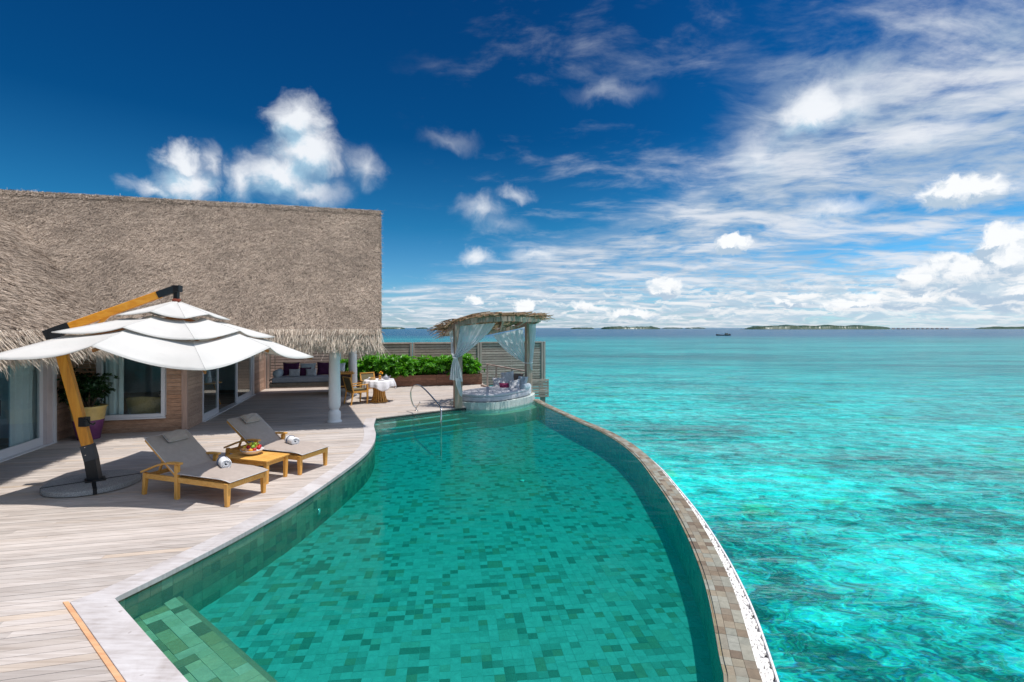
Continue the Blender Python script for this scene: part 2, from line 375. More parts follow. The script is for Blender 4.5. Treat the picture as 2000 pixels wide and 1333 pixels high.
M['navy'] = simple('navy_stripe', (.02,.05,.13), .9)
M['purple'] = simple('purple_fabric', (.085,.018,.07), .9, .15, 10, .3, .004, sheen=.05)
M['magenta'] = simple('plum_velvet', (.20,.012,.07), .8, .15, 10, .3, .004, sheen=.2)
M['greyfab'] = simple('light_grey_fabric', (.47,.47,.50), .9, .08, 8, .35, .004)
M['greyfab2'] = simple('silver_patterned_fabric', (.55,.56,.59), .8, .22, 22, .35, .004)
M['brownfab'] = simple('brown_woven_fabric', (.20,.145,.12), .9, .15, 20, .3, .004)
M['bluegrey'] = simple('pale_blue_fabric', (.52,.58,.62), .8, .12, 9, .3, .004)
M['linen'] = simple('white_tablecloth', (.80,.76,.77), .85, .05, 8, .3, .004)
M['olive'] = simple('olive_sling_fabric', (.17,.14,.075), .85, .1, 30, .3, .002)
M['curtain'] = simple('white_curtain', (.84,.87,.87), .9, .05, 3)
M['wallin'] = simple('room_wall', (.62,.60,.57), .9, .04)
M['floorin'] = simple('room_floor', (.30,.19,.13), .5, .2)
M['rattan'] = simple('rattan', (.55,.37,.17), .7, .25, 40, .8, .006)
M['darkwood'] = simple('dark_wood', (.045,.02,.012), .4, .2, 12)
M['steel'] = simple('polished_steel', (.62,.60,.57), .16, .03, 4, .0, .001, metal=1.0)
M['granite'] = None
def granite():
    m, t = material('granite_slab'); c = objc(t); n = t.noise(c, 90, 3, .8); n2 = t.noise(c, 3, 3)
    col = t.ramp(n, [(.32, (.12,.12,.125)), (.5, (.31,.305,.30)), (.68, (.50,.49,.47))])
    col = t.vmath('SCALE', col, scale=t.lin(n2, .3, .7, .85, 1.1))
    return finish(m, t, col, .75, bump=n, bstr=.5, bdist=.004)
M['granite'] = granite()
def stone(name, cols, sc_=9, rough=.6, perobj=(.8,1.15), bstr=.4, dim=1.0):
    m, t = material(name); c = pos(t); r = t.math('FRACT', t.math('MULTIPLY', t.math('ADD', rnd(t), island(t)), 9.7))
    cc = t.vmath('ADD', c, t.xyz(t.math('MULTIPLY', r, 31.0), t.math('MULTIPLY', r, 17.0), 0.0))
    n = t.noise(cc, sc_, 6, .65, .8); n2 = t.noise(cc, sc_*7, 3, .6)
    f = t.math('ADD', t.math('MULTIPLY', n, .7), t.math('MULTIPLY', n2, .3))
    base = t.ramp(r, [(i/len(cols), c_) for i, c_ in enumerate(cols)], 'CONSTANT')
    col = t.vmath('SCALE', base, scale=t.lin(f, .3, .7, .74*dim, 1.24*dim))
    return finish(m, t, col, rough, bump=f, bstr=bstr, bdist=.004)
# greenish sukabumi stone: mostly pale grey green, some olive, some dark
M['tile'] = stone('green_pool_stone', [(.30,.42,.38), (.27,.385,.345), (.33,.44,.405), (.25,.34,.30), (.29,.405,.37), (.22,.285,.24), (.33,.45,.42), (.31,.35,.28), (.15,.16,.115), (.29,.41,.375), (.27,.22,.13), (.30,.415,.38), (.29,.395,.36), (.21,.235,.195), (.31,.43,.39)], 10, bstr=.2, dim=.80)
M['benchtile'] = stone('olive_bench_stone', [(.40,.30,.17), (.36,.29,.17), (.29,.19,.08), (.42,.34,.22), (.13,.085,.04), (.38,.30,.19), (.32,.23,.11), (.19,.125,.055)], 10)
M['walltile'] = stone('pool_wall_stone', [(.22,.19,.10), (.16,.14,.07), (.27,.23,.13), (.09,.07,.035), (.21,.14,.07), (.28,.25,.15), (.13,.11,.055)], 10)
M['rimtile'] = stone('rim_stone', [(.31,.265,.19), (.24,.18,.12), (.35,.33,.26), (.19,.14,.095), (.31,.30,.24), (.33,.27,.19), (.26,.21,.15), (.36,.35,.29), (.29,.26,.20)], 14, .65, dim=.80)
M['grout'] = simple('grout', (.27,.34,.31), .9)
M['coping'] = None
def coping():
    m, t = material('coping_stone'); c = pos(t); n = t.noise(c, 2.2, 8, .65, .8); n2 = t.noise(c, 30, 4, .6); n3 = t.noise(t.mapping(c, rot=(0,0,R(35)), scale=(1,9,1)), 3, 5, .6)
    col = t.ramp(t.math('ADD', t.math('MULTIPLY', n, .55), t.math('MULTIPLY', n3, .45)), [(.33, (.36,.31,.285)), (.5, (.50,.455,.44)), (.68, (.62,.585,.575))])
    spots = t.ss(t.noise(c, 13, 2, .5), .70, .76); col = t.mix(t.math('MULTIPLY', spots, .5), col, (.26,.21,.18))
    r = rnd(t); col = t.vmath('SCALE', col, scale=t.lin(r, 0, 1, .92, 1.06))
    return finish(m, t, col, .7, bump=n2, bstr=.25, bdist=.003)
M['coping'] = coping()
def leafmat(name, c1, c2, c3, trans=.3):
    m, t = material(name); r = island(t)
    col = t.ramp(r, [(0, c1), (.45, c2), (1, c3)])
    n = t.noise(pos(t), 2.2, 2, .5); col = t.vmath('SCALE', col, scale=t.lin(n, .3, .7, .75, 1.2))
    return finish(m, t, col, .38, .5, trans=(trans, t.vmath('MULTIPLY', col, (1.5,1.6,.5))))
M['leaf'] = leafmat('naupaka_leaf', (.03,.13,.010), (.07,.27,.016), (.18,.45,.04), .34)
M['leafdark'] = leafmat('pot_plant_leaf', (.012,.035,.012), (.022,.065,.02), (.05,.11,.03), .12)
M['bark'] = simple('bark', (.10,.065,.04), .9, .2, 20, .6, .01)
def thatch(name, base, dark, light, perp=False):
    m, t = material(name); r = island(t); c = pos(t)
    n = t.noise(c, .55, 5, .6); n2 = t.noise(c, 2.8, 4, .65)
    col = t.ramp(r, [(0, dark), (.16, base), (.6, light), (1.0, tuple(min(1, x*1.25) for x in light))])
    f = t.math('MULTIPLY', t.lin(n, .3, .7, .80, 1.16), t.lin(n2, .3, .7, .80, 1.16))
    col = t.vmath('SCALE', col, scale=f)
    return finish(m, t, col, .85, .2)
M['thatch'] = thatch('thatch_straw', (.335,.255,.195), (.035,.024,.018), (.50,.395,.31))
M['thatchbed'] = simple('thatch_bed', (.13,.095,.075), .95, .35, 30, .8, .03)
M['fringe'] = thatch('thatch_fringe_straw', (.50,.39,.30), (.16,.11,.08), (.72,.60,.48))
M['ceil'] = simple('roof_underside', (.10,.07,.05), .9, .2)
def brmat():
    m, t = material('branch_bark'); r = island(t)
    col = t.ramp(r, [(0, (.15,.085,.045)), (.5, (.28,.175,.10)), (1, (.44,.32,.21))]); return finish(m, t, col, .8, .2)
M['branch'] = brmat()
def two_sided_ior(t, node, ior):
    bf = t.new('ShaderNodeNewGeometry').outputs['Backfacing']; t.put(node.inputs[0], t.lin(bf, 0.0, 1.0, ior, 1/ior))
def glass(name, tint=(.88,.94,.94), fac=.01):
    m, t = material(name); tp = t.new('ShaderNodeBsdfTransparent'); tp.inputs[0].default_value = (*tint, 1)
    g = t.new('ShaderNodeBsdfGlossy'); g.inputs['Roughness'].default_value = .015; g.inputs[0].default_value = (.9,.95,.95,1)
    fr = t.new('ShaderNodeFresnel'); two_sided_ior(t, fr, 1.5)
    mx = t.new('ShaderNodeMixShader'); t.put(mx.inputs[0], t.math('ADD', t.math('MULTIPLY', fr.outputs[0], .7), fac, clamp=True))
    t.l.new(tp.outputs[0], mx.inputs[1]); t.l.new(g.outputs[0], mx.inputs[2]); o = t.new('ShaderNodeOutputMaterial'); t.l.new(mx.outputs[0], o.inputs[0]); return m
M['glass'] = glass('window_glass')
def poolwater():
    m, t = material('pool_water'); c = pos(t)
    tp = t.new('ShaderNodeBsdfTransparent'); g = t.new('ShaderNodeBsdfGlossy'); g.inputs['Roughness'].default_value = .02
    h = t.math('ADD', t.noise(t.mapping(c, rot=(0,0,R(20)), scale=(1,1.8,1)), 1.6, 4, .5, .4), t.math('MULTIPLY', t.noise(c, 7, 3, .5), .16))
    bp = t.new('ShaderNodeBump'); t.put(bp.inputs['Height'], h); bp.inputs['Strength'].default_value = .55; bp.inputs['Distance'].default_value = .02
    t.l.new(bp.outputs[0], g.inputs['Normal'])
    fr = t.new('ShaderNodeFresnel'); two_sided_ior(t, fr, 1.33); t.l.new(bp.outputs[0], fr.inputs['Normal'])
    mx = t.new('ShaderNodeMixShader'); t.put(mx.inputs[0], t.math('MULTIPLY', fr.outputs[0], .65)); df = t.new('ShaderNodeBsdfDiffuse'); df.inputs[0].default_value = (.0,.42,.33,1)      # veil standing in for light scattered in the water, lifts the shadows
    md = t.new('ShaderNodeMixShader'); md.inputs[0].default_value = .105; t.l.new(tp.outputs[0], md.inputs[1]); t.l.new(df.outputs[0], md.inputs[2])
    t.l.new(md.outputs[0], mx.inputs[1]); t.l.new(g.outputs[0], mx.inputs[2])
    va = t.new('ShaderNodeVolumeAbsorption'); va.inputs[0].default_value = (.0,.855,.815,1); va.inputs[1].default_value = 1.9
    o = t.new('ShaderNodeOutputMaterial'); t.l.new(mx.outputs[0], o.inputs[0]); t.l.new(va.outputs[0], o.inputs[1]); return m
M['poolwater'] = poolwater()
def seawater():
    m, t = material('sea_water'); c = pos(t); x, y, z = t.sep(c)
    dist = t.vmath('LENGTH', t.vmath('MULTIPLY', c, (1,1,0)))
    tp = t.new('ShaderNodeBsdfTransparent'); tp.inputs[0].default_value = (.13,.915,.865,1)
    # wavelets: lighter and darker wave faces painted into the tint by noise; three sizes, each where it can be seen
    wa = t.noise(t.mapping(c, rot=(0,0,R(14)), scale=(.55,1.7,1)), 1.9, 5, .62, .5)
    wb = t.noise(t.mapping(c, rot=(0,0,R(9)), scale=(.32,1.5,1)), .62, 6, .64, .4)
    wc = t.noise(t.mapping(c, rot=(0,0,R(6)), scale=(.16,1,1)), .17, 7, .68, .3)
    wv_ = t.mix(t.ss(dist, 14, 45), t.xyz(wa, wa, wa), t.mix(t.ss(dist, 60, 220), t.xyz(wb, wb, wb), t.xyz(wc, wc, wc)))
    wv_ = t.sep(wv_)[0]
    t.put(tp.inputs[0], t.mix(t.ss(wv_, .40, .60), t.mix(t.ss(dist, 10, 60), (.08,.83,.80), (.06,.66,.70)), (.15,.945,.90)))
    g = t.new('ShaderNodeBsdfGlossy'); g.inputs[0].default_value = (.93,.97,1,1)
    t.put(g.inputs['Roughness'], t.ss(dist, 5, 120, .05, .14))
    cw = t.mapping(c, rot=(0,0,R(12)), scale=(.55, 1.5, 1))
    h1 = t.noise(cw, .55, 6, .58, .5); h2 = t.noise(cw, 2.1, 5, .6, .4); h3 = t.noise(t.mapping(c, rot=(0,0,R(8)), scale=(.3,1,1)), .12, 4, .6)
    h = t.math('ADD', t.math('ADD', t.math('MULTIPLY', h1, t.ss(dist, 8, 40, .30, .60)), t.math('MULTIPLY', h2, .14)), t.math('MULTIPLY', h3, 1.7))
    bp = t.new('ShaderNodeBump'); t.put(bp.inputs['Height'], h); bp.inputs['Strength'].default_value = 1.0; t.put(bp.inputs['Distance'], .42)
    t.l.new(bp.outputs[0], g.inputs['Normal'])
    fr = t.new('ShaderNodeFresnel'); two_sided_ior(t, fr, 1.33); t.l.new(bp.outputs[0], fr.inputs['Normal'])
    f = t.math('MINIMUM', t.math('MULTIPLY', fr.outputs[0], .62), .46)
    mx = t.new('ShaderNodeMixShader'); t.put(mx.inputs[0], f); t.l.new(tp.outputs[0], mx.inputs[1]); t.l.new(g.outputs[0], mx.inputs[2])
    o = t.new('ShaderNodeOutputMaterial'); t.l.new(mx.outputs[0], o.inputs[0]); return m
M['sea'] = seawater()
def seabed():
    m, t = material('seabed'); c = pos(t); dist = t.vmath('LENGTH', t.vmath('MULTIPLY', c, (1,1,0)))
    # the swell above bends what is seen of the bottom: coordinates are displaced, a little differently for each colour
    wv = t.vmath('SUBTRACT', t.noise(t.mapping(c, rot=(0,0,R(-22)), scale=(.8,1.5,1)), 1.25, 3, .5, .3, out=1), (.5,.5,.5))
    wv2 = t.vmath('SUBTRACT', t.noise(t.mapping(c, rot=(0,0,R(-15)), scale=(.8,1.7,1)), 4.2, 2, .5, out=1), (.5,.5,.5))
    wv = t.vmath('ADD', t.vmath('SCALE', wv, scale=1.35), t.vmath('SCALE', wv2, scale=.34))
    big = t.noise(t.mapping(c, rot=(0,0,R(-25)), scale=(.8,1.2,1)), .13, 4, .55, .4)
    chans = []
    for k in (0.92, 1.0, 1.08):
        cc = t.vmath('ADD', c, t.vmath('MULTIPLY', wv, (k,k,0)))
        n = t.math('ADD', t.math('MULTIPLY', t.noise(cc, 1.5, 5, .66, .2), .66), t.math('MULTIPLY', t.noise(cc, 5.2, 4, .62, .5), .34))
        ridge = t.math('ABSOLUTE', t.math('SUBTRACT', t.noise(cc, 2.3, 3, .5, .6), .5)); n = t.math('ADD', n, t.ss(ridge, 0.0, .035, .05, 0.0))      # bright lines painted as sunlight focused by the waves
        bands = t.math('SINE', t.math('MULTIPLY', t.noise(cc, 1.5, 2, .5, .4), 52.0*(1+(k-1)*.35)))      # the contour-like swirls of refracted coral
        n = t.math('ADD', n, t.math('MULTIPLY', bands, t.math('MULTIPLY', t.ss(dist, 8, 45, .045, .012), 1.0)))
        chans.append(n)
    def patch(x0, y0, rx, ry, rot=0):
        v = t.mapping(t.vmath('ADD', t.vmath('SUBTRACT', c, (x0,y0,0)), t.vmath('SCALE', wv, scale=1.5)), rot=(0,0,-R(rot)))
        return t.ss(t.vmath('LENGTH', t.vmath('MULTIPLY', v, (1/rx,1/ry,0))), 0.25, 1.3, 1.0, 0.0)
    sand = None
    for p in ((9.6,18.6,3.2,3.6,0), (8.6,12.2,2.4,1.6,-20), (5.0,20,2.5,5,10), (6.2,9.9,1.1,.8,0), (10.2,8.2,2.2,.7,-30)):
        s_ = patch(*p); sand = s_ if sand is None else t.math('MAXIMUM', sand, s_)
    dark = None
    for p in ((6.6,13.2,2.6,2.2,0), (5.2,9.1,1.5,2.6,-20), (13.5,15.0,5.0,1.9,-8), (17.5,20.5,6,2.2,-6), (8.6,7.4,3.0,1.1,-25), (9.5,28,6,2,0), (16,12.2,4,1.3,-10)):
        s_ = patch(*p); dark = s_ if dark is None else t.math('MAXIMUM', dark, s_)
    shift = t.math('SUBTRACT', t.math('MULTIPLY', sand, .15), t.math('MULTIPLY', dark, .10))
    shift = t.math('ADD', shift, t.lin(big, .3, .7, -.08, .10))
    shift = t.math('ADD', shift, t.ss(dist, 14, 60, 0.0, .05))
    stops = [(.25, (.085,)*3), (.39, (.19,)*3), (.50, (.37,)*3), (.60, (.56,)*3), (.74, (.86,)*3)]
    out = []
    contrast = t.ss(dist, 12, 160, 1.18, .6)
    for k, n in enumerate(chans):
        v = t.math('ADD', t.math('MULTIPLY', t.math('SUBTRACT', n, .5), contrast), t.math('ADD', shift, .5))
        out.append(t.ramp(v, stops))
    r_, g_, b_ = [t.sep(o)[0] for o in out]
    col = t.xyz(t.math('ADD', t.math('MULTIPLY', r_, .9), .01), t.math('MULTIPLY', g_, 1.0), t.math('MULTIPLY', b_, .98))
    rock = t.ss(t.noise(c, .45, 3, .5), .62, .72); col = t.vmath('MULTIPLY', col, t.mix(rock, (1,1,1), (2.2,.85,.6)))
    # farther out: lagoon, then deep water past the reef edge
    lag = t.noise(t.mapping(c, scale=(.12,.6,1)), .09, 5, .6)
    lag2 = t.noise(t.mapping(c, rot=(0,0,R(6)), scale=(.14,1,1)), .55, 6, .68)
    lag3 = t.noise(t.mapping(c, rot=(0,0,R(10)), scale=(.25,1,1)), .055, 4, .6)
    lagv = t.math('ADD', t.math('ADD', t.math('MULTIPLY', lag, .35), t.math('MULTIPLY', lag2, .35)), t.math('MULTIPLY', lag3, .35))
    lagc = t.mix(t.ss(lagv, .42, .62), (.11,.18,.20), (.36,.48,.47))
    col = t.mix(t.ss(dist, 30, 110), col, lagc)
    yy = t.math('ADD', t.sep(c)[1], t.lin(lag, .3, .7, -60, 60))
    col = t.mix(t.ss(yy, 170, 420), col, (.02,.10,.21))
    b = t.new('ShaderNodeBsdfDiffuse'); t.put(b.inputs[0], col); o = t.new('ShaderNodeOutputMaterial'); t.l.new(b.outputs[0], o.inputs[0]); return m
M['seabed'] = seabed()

# ================================================================ ground plan
def S(px, py, Y):                       # a point that was measured on the photograph, at distance Y ahead of the camera
    return Vector(((px-1000)/1000*Y, Y, 2.5-(py-641)/1000*Y))
def catmull(pts, n=8):
    out = []; P_ = [Vector(p).to_2d() if len(p) > 2 else Vector(p) for p in pts]
    for i in range(len(P_)-1):
        p0 = P_[max(i-1,0)]; p1 = P_[i]; p2 = P_[i+1]; p3 = P_[min(i+2,len(P_)-1)]
        for k in range(n):
            u = k/n; out.append(.5*((2*p1)+(p2-p0)*u+(2*p0-5*p1+4*p2-p3)*u*u+(3*p1-p0-3*p2+p3)*u**3))
    out.append(P_[-1]); return out
def inside(poly, x, y):
    c = False; n = len(poly); j = n-1
    for i in range(n):
        xi, yi = poly[i][0], poly[i][1]; xj, yj = poly[j][0], poly[j][1]
        if (yi > y) != (yj > y) and x < (xj-xi)*(y-yi)/(yj-yi)+xi: c = not c
        j = i
    return c
def arclen(pts, step, start=0.0):
    """points every `step` metres along the polyline"""
    out = []; d = -start; acc = 0
    L = [0]
    for i in range(1, len(pts)): L.append(L[-1] + (pts[i]-pts[i-1]).length)
    n = int(L[-1]//step); j = 0
    for k in range(n+1):
        s = k*step
        while j < len(L)-2 and L[j+1] < s: j += 1
        u = (s-L[j])/max(1e-9, L[j+1]-L[j]); out.append(pts[j].lerp(pts[j+1], u))
    return out
def offset(pts, d):
    out = []
    for i, p in enumerate(pts):
        t_ = (pts[min(i+1,len(pts)-1)] - pts[max(i-1,0)]).normalized(); out.append(p + Vector((-t_.y, t_.x))*d)
    return out
WL = -0.06                                # pool water level
left_in = catmull([(-3.69,4.72), (-3.49,5.38), (-3.25,6.38), (-3.05,7.6), (-2.92,9.65), (-2.97,10.8), (-3.2,11.96), (-3.55,13.1), (-3.79,14.2)], 8)   # pool edge along the deck, near to far
left_out = offset(left_in, .25)
nearA = Vector((-3.69,4.72)); nearD = Vector((1.38,-1.11)).normalized(); nearN = Vector((nearD.y, -nearD.x))*1.0   # points away from the pool
if nearN.y > 0: nearN = -nearN
corner_out = Vector((-4.02,4.655))
back = catmull([(-3.79,14.2), (-2.9,14.95), (-1.68,16.0), (-1.0,16.6), (0.0,17.6), (.55,18.3)], 5)      # edge of the deck at the far end of the pool
rim_in = catmull([(.35,1.7), (1.05,2.8), (1.50,3.61), (1.625,4.0), (1.88,4.9), (2.055,5.7), (2.20,6.6), (2.32,7.6), (2.40,8.75), (2.46,9.96), (2.40,11.3), (2.18,12.6), (1.80,13.9), (1.35,15.6), (.95,17.2), (.70,18.4)], 6)
pool_poly = left_in + back[1:] + list(reversed(rim_in)) + [Vector((.35,1.7)), nearA + nearD*4.55]
# ================================================================ sea
BIG = 30000
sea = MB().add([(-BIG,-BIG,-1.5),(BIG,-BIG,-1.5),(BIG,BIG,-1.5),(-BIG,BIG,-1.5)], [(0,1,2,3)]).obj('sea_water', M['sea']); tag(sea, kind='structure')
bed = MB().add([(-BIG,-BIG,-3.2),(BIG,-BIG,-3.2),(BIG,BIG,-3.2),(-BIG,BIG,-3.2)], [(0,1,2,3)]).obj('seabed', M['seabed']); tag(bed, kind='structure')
# coral heads on the bottom close by
def coral_mesh(seed):
    bm = bmesh.new(); bmesh.ops.create_icosphere(bm, subdivisions=3, radius=1)
    for v in bm.verts:
        n = mnoise.fractal(v.co*1.3+Vector((seed*3.1,0,0)), 1, 2, 4); v.co *= 1+.45*n; v.co.z *= .45
    me = bpy.data.meshes.new('coral_rock'); bm.to_mesh(me); bm.free(); return me
M['coral'] = stone('coral_stone', [(.10,.12,.09), (.16,.15,.09), (.08,.10,.09)], 3)
cms = [coral_mesh(i) for i in range(3)]

# ================================================================ deck
deck = empty('deck'); tag(deck, kind='structure')
DC = [corner_out + nearD*6.5] + [corner_out] + left_out + [left_in[-1]] + back[1:] + [Vector((.45,19.2)), Vector((-.75,21.0)), Vector((-1.30,22.75)), Vector((-1.33,24)), Vector((14,28)), Vector((14,-8)), Vector((2,-8))]
DCab = [ab(p) for p in DC]
def first_cross(b, amin):
    best = 1e9; n = len(DCab)
    for i in range(n):
        a0, b0 = DCab[i]; a1, b1 = DCab[(i+1) % n]
        if (b0 > b) != (b1 > b):
            a = a0 + (b-b0)/(b1-b0)*(a1-a0)
            if a > amin: best = min(best, a)
    return best
boards = []; pitch = .098; k = 0; b = .6
while b < 22.9:
    amin = -7.05 if b < 14.12 else -4.62
    b0, b1 = b+.0022, b+pitch-.0022
    e0, e1 = first_cross(b0, amin), first_cross(b1, amin)
    if abs(e0-e1) > .9: e0 = e1 = min(e0, e1)
    a = amin - random.uniform(0, 1.5)
    end = (e0+e1)/2
    while a < end - .05:
        ln = random.uniform(2.3, 3.6); nx = a+ln
        if nx > end - .5: nx = None
        boards.append((b0, b1, a+.0015, (e0 if nx is None else nx), (e1 if nx is None else nx), random.uniform(-.0012, .0012)))
        a = 1e9 if nx is None else nx
    b += pitch
def bdist(B):
    b0, b1, a0, e0, e1, dz_ = B
    return min((W(a0+(e0-a0)*u, b0) - CAMP).length for u in (0,.25,.5,.75,1)) + (3 if W(e0,b0).x < -W(e0,b0).y else 0)
boards.sort(key=bdist)
def board_verts(B):
    b0, b1, a0, e0, e1, dz_ = B
    vs = []
    for z in (-.024+dz_, dz_): vs += [W(a0,b0,z), W(e0,b0,z), W(e1,b1,z), W(a0,b1,z)]
    return vs
BF = [(3,2,1,0),(4,5,6,7),(0,1,5,4),(1,2,6,5),(2,3,7,6),(3,0,4,7)]
for B in boards[:295]:
    o = MB().add(board_verts(B), BF).obj('board', M['deck'], deck)
far = MB()
for B in boards[295:]: far.add(board_verts(B), BF)
tag(far.obj('board_field', M['deck'], deck), kind='stuff')
sub = MB()
for q in np.arange(-6.5, 2.5, .6):       # joists under the boards
    pass
under = [Vector(W(-7.2,.5).to_2d()), Vector(W(-7.2,22.9).to_2d()), Vector(W(-7.2,23.0).to_2d())]
dpoly = [(-7.3,.4), (-7.3,23.0), ab((-1.36,22.8)), ab((-.80,21.0)), ab((.38,19.2)), ab((.5,18.3))] + [ab(p) for p in reversed(back)] + [ab(p) for p in reversed(left_out)] + [ab(corner_out)] + [ab(corner_out+nearD*5.5)]
MB().prism([W(*p).to_2d() for p in dpoly], -.16, -.034).obj('substructure', M['deck_under'], deck)
MB().wbox(-17.5, -10.62, 4.0, 19.5, -.16, -.02).obj('added_bounce_deck', M['deck'], deck)  # unseen sunlit slab, added to bounce light into the rooms
for bq in np.arange(1.5, 22, 3.0):
    for aq in (-6.5, -3.9):
        p = W(aq, bq); MB().lathe([(.13,-3.3),(.13,-.16)], (p.x,p.y,0), 12).obj('pile', M['fencev'], deck)

# ================================================================ pool shell
pool = empty('pool'); tag(pool, kind='structure')
fl = MB().prism([p for p in pool_poly], -.80, -.604); fl.obj('floor_bed', M['grout'], pool)
# mosaic of the pool floor
FA = R(-6.9); fx = Vector((math.cos(FA), -math.sin(FA)*-1, 0)); fx = Vector((.9928, .1197, 0)); fy = Vector((-.1197, .9928, 0))
def mosaic(cell, region, maxw=2, maxh=2, org=Vector((0,0,0)), ex=fx, ey=fy, x0=-60, x1=60, y0=0, y1=230, mw=.10, mh=.05):
    used = set(); out = []
    for j in range(y0, y1):
        for i in range(x0, x1):
            if (i,j) in used: continue
            c = org + ex*((i+.5)*cell) + ey*((j+.5)*cell)
            if not region(c.x, c.y): continue
            r = random.random(); w = h = 1
            if r < mw and (i+1,j) not in used: w = 2
            elif r < mw+mh and (i,j+1) not in used: h = 2
            elif r < mw+mh+.02 and all(q not in used for q in ((i+1,j),(i,j+1),(i+1,j+1))): w = h = 2
            for ii in range(w):
                for jj in range(h): used.add((i+ii, j+jj))
            out.append((org + ex*((i+w/2)*cell) + ey*((j+h/2)*cell), w*cell, h*cell))
    return out
grown = pool_poly
def reg_floor(x, y): return inside(grown, x, y)
cell = .097
tiles = mosaic(cell, reg_floor)
tiles.sort(key=lambda t_: (t_[0]-Vector((0,0,0))).length if abs(t_[0].x) < t_[0].y*.98 and t_[0].y > 3.9 else 99)
RM = Matrix((( fx.x, fy.x, 0),(fx.y, fy.y, 0),(0,0,1)))
def tile_mesh(w, h, g=.0025, t=.007):
    return MB().box((0,0,-t/2), (w-g, h-g, t)).mesh('tile')
tcache = {}
def put_tile(parent, c, w, h, z, rz, m, name='tile', g=.0025):
    key = (round(w,3), round(h,3), m.name)
    if key not in tcache: tcache[key] = tile_mesh(w, h, g); tcache[key].materials.append(m)
    return link(name, tcache[key], None, parent, loc=(c[0], c[1], z+random.uniform(-.0015,.0015)), rot=(0,0,rz))
fang = math.atan2(fx.y, fx.x)
floor_o = empty('pool_floor'); tag(floor_o, kind='structure')
for c, w, h in tiles[:295]: put_tile(floor_o, c, w, h, -.60, fang, M['tile'])
ft = MB()
for c, w, h in tiles[295:]: ft.box((c.x, c.y, -.6035+random.uniform(-.0015,.0015)), (w-.0025, h-.0025, .007), RM)
tag(ft.obj('tile_field', M['tile'], floor_o), kind='stuff')
# wide bench step along the near end
inn = -nearN
step_o = empty('pool_step'); tag(step_o, kind='structure')
nd3 = Vector((nearD.x, nearD.y, 0)); in3 = Vector((inn.x, inn.y, 0))
sp = [nearA, nearA+nearD*4.4, nearA+nearD*4.4+inn*.64, nearA+inn*.64-nearD*.25, nearA-nearD*.3]
MB().prism(sp, -.61, -.313).obj('step_body', M['walltile'], step_o)
nm = (nearA.x, nearA.y, 0)
st = mosaic(.118, lambda x, y: 0 < (Vector((x,y))-nearA).dot(inn) < .64 and -.3 < (Vector((x,y))-nearA).dot(nearD) < 4.3 and (inside(pool_poly, x, y)), org=Vector((nearA.x,nearA.y,0)), ex=nd3, ey=in3, x0=-3, x1=37, y0=0, y1=5, mw=.34, mh=.08)
nang = math.atan2(nearD.y, nearD.x)
st.sort(key=lambda q: -(Vector((q[0].x,q[0].y))-nearA).dot(nearD)*-1)
for c, w, h in st[:290]: put_tile(step_o, c, w, h, -.30, nang, M['benchtile'], g=.003)
# far steps under water
for kk in range(4):
    o1 = offset(back, -.17*(kk+1)+.0); z = -.17-.13*kk
    poly = [p for p in back] + list(reversed(o1))
    fs = MB()
    pl = [Vector((-3.95,14.35))] + back + [Vector((.75,18.6))] + [o1[-1]+Vector((.35,.35))] + list(reversed(o1)) + [o1[0]-Vector((.35,.30))]
    fs.prism(pl, -.615+.001*kk, z); fs.obj('far_step', M['walltile'], pool)
    tl = MB(); c1 = arclen(offset(back, -.17*(kk+.5)), .13)
    for i in range(len(c1)-1):
        d = (c1[i+1]-c1[i]).normalized(); ang = math.atan2(d.y, d.x)
        tl.box((c1[i].x, c1[i].y, z+.005), (.125, .155, .012), Matrix.Rotation(ang, 3, 'Z'))
    tag(tl.obj('step_tile_field', M['tile'], pool), kind='stuff')
# side walls
wall = empty('pool_wall'); tag(wall, kind='structure')
def wall_line(pts, side, name):
    """side: +1 if the pool lies to the right of the line"""
    bk = MB(); p2 = offset(pts, .02*side)
    bk.grid([[Vector((p.x,p.y,-.035)) for p in p2], [Vector((p.x,p.y,-.63)) for p in p2]]); bk.obj('wall_bed', M['grout'], wall)
    tl = MB(); z = -.052
    while z > -.60:
        c = arclen(pts, .122); sh = random.random()*.12; i = 0
        while i < len(c)-1:
            n = 2 if random.random() < .3 and i < len(c)-2 else 1
            p, q = c[i], c[i+n]; d = (q-p).normalized(); q = q - d*.003; nn = Vector((-d.y, d.x))*side*.012
            for_ = [(p.x,p.y), (q.x,q.y), (q.x+nn.x,q.y+nn.y), (p.x+nn.x,p.y+nn.y)]
            pr = random.uniform(-.002,.002)
            tl.prism([(x_-nn.x*pr*80, y_-nn.y*pr*80) for x_, y_ in for_], z-.112, z); i += n
        z -= .115
    tag(tl.obj(name, M['walltile'], wall), kind='stuff')
wall_line(left_in, 1, 'tile_rows')
wall_line([nearA+nearD*4.5, nearA], 1, 'tile_rows_near') if False else wall_line([nearA+nearD*(4.5-i*.5) for i in range(10)], 1, 'tile_rows')
wall_line(rim_in, -1, 'tile_rows')
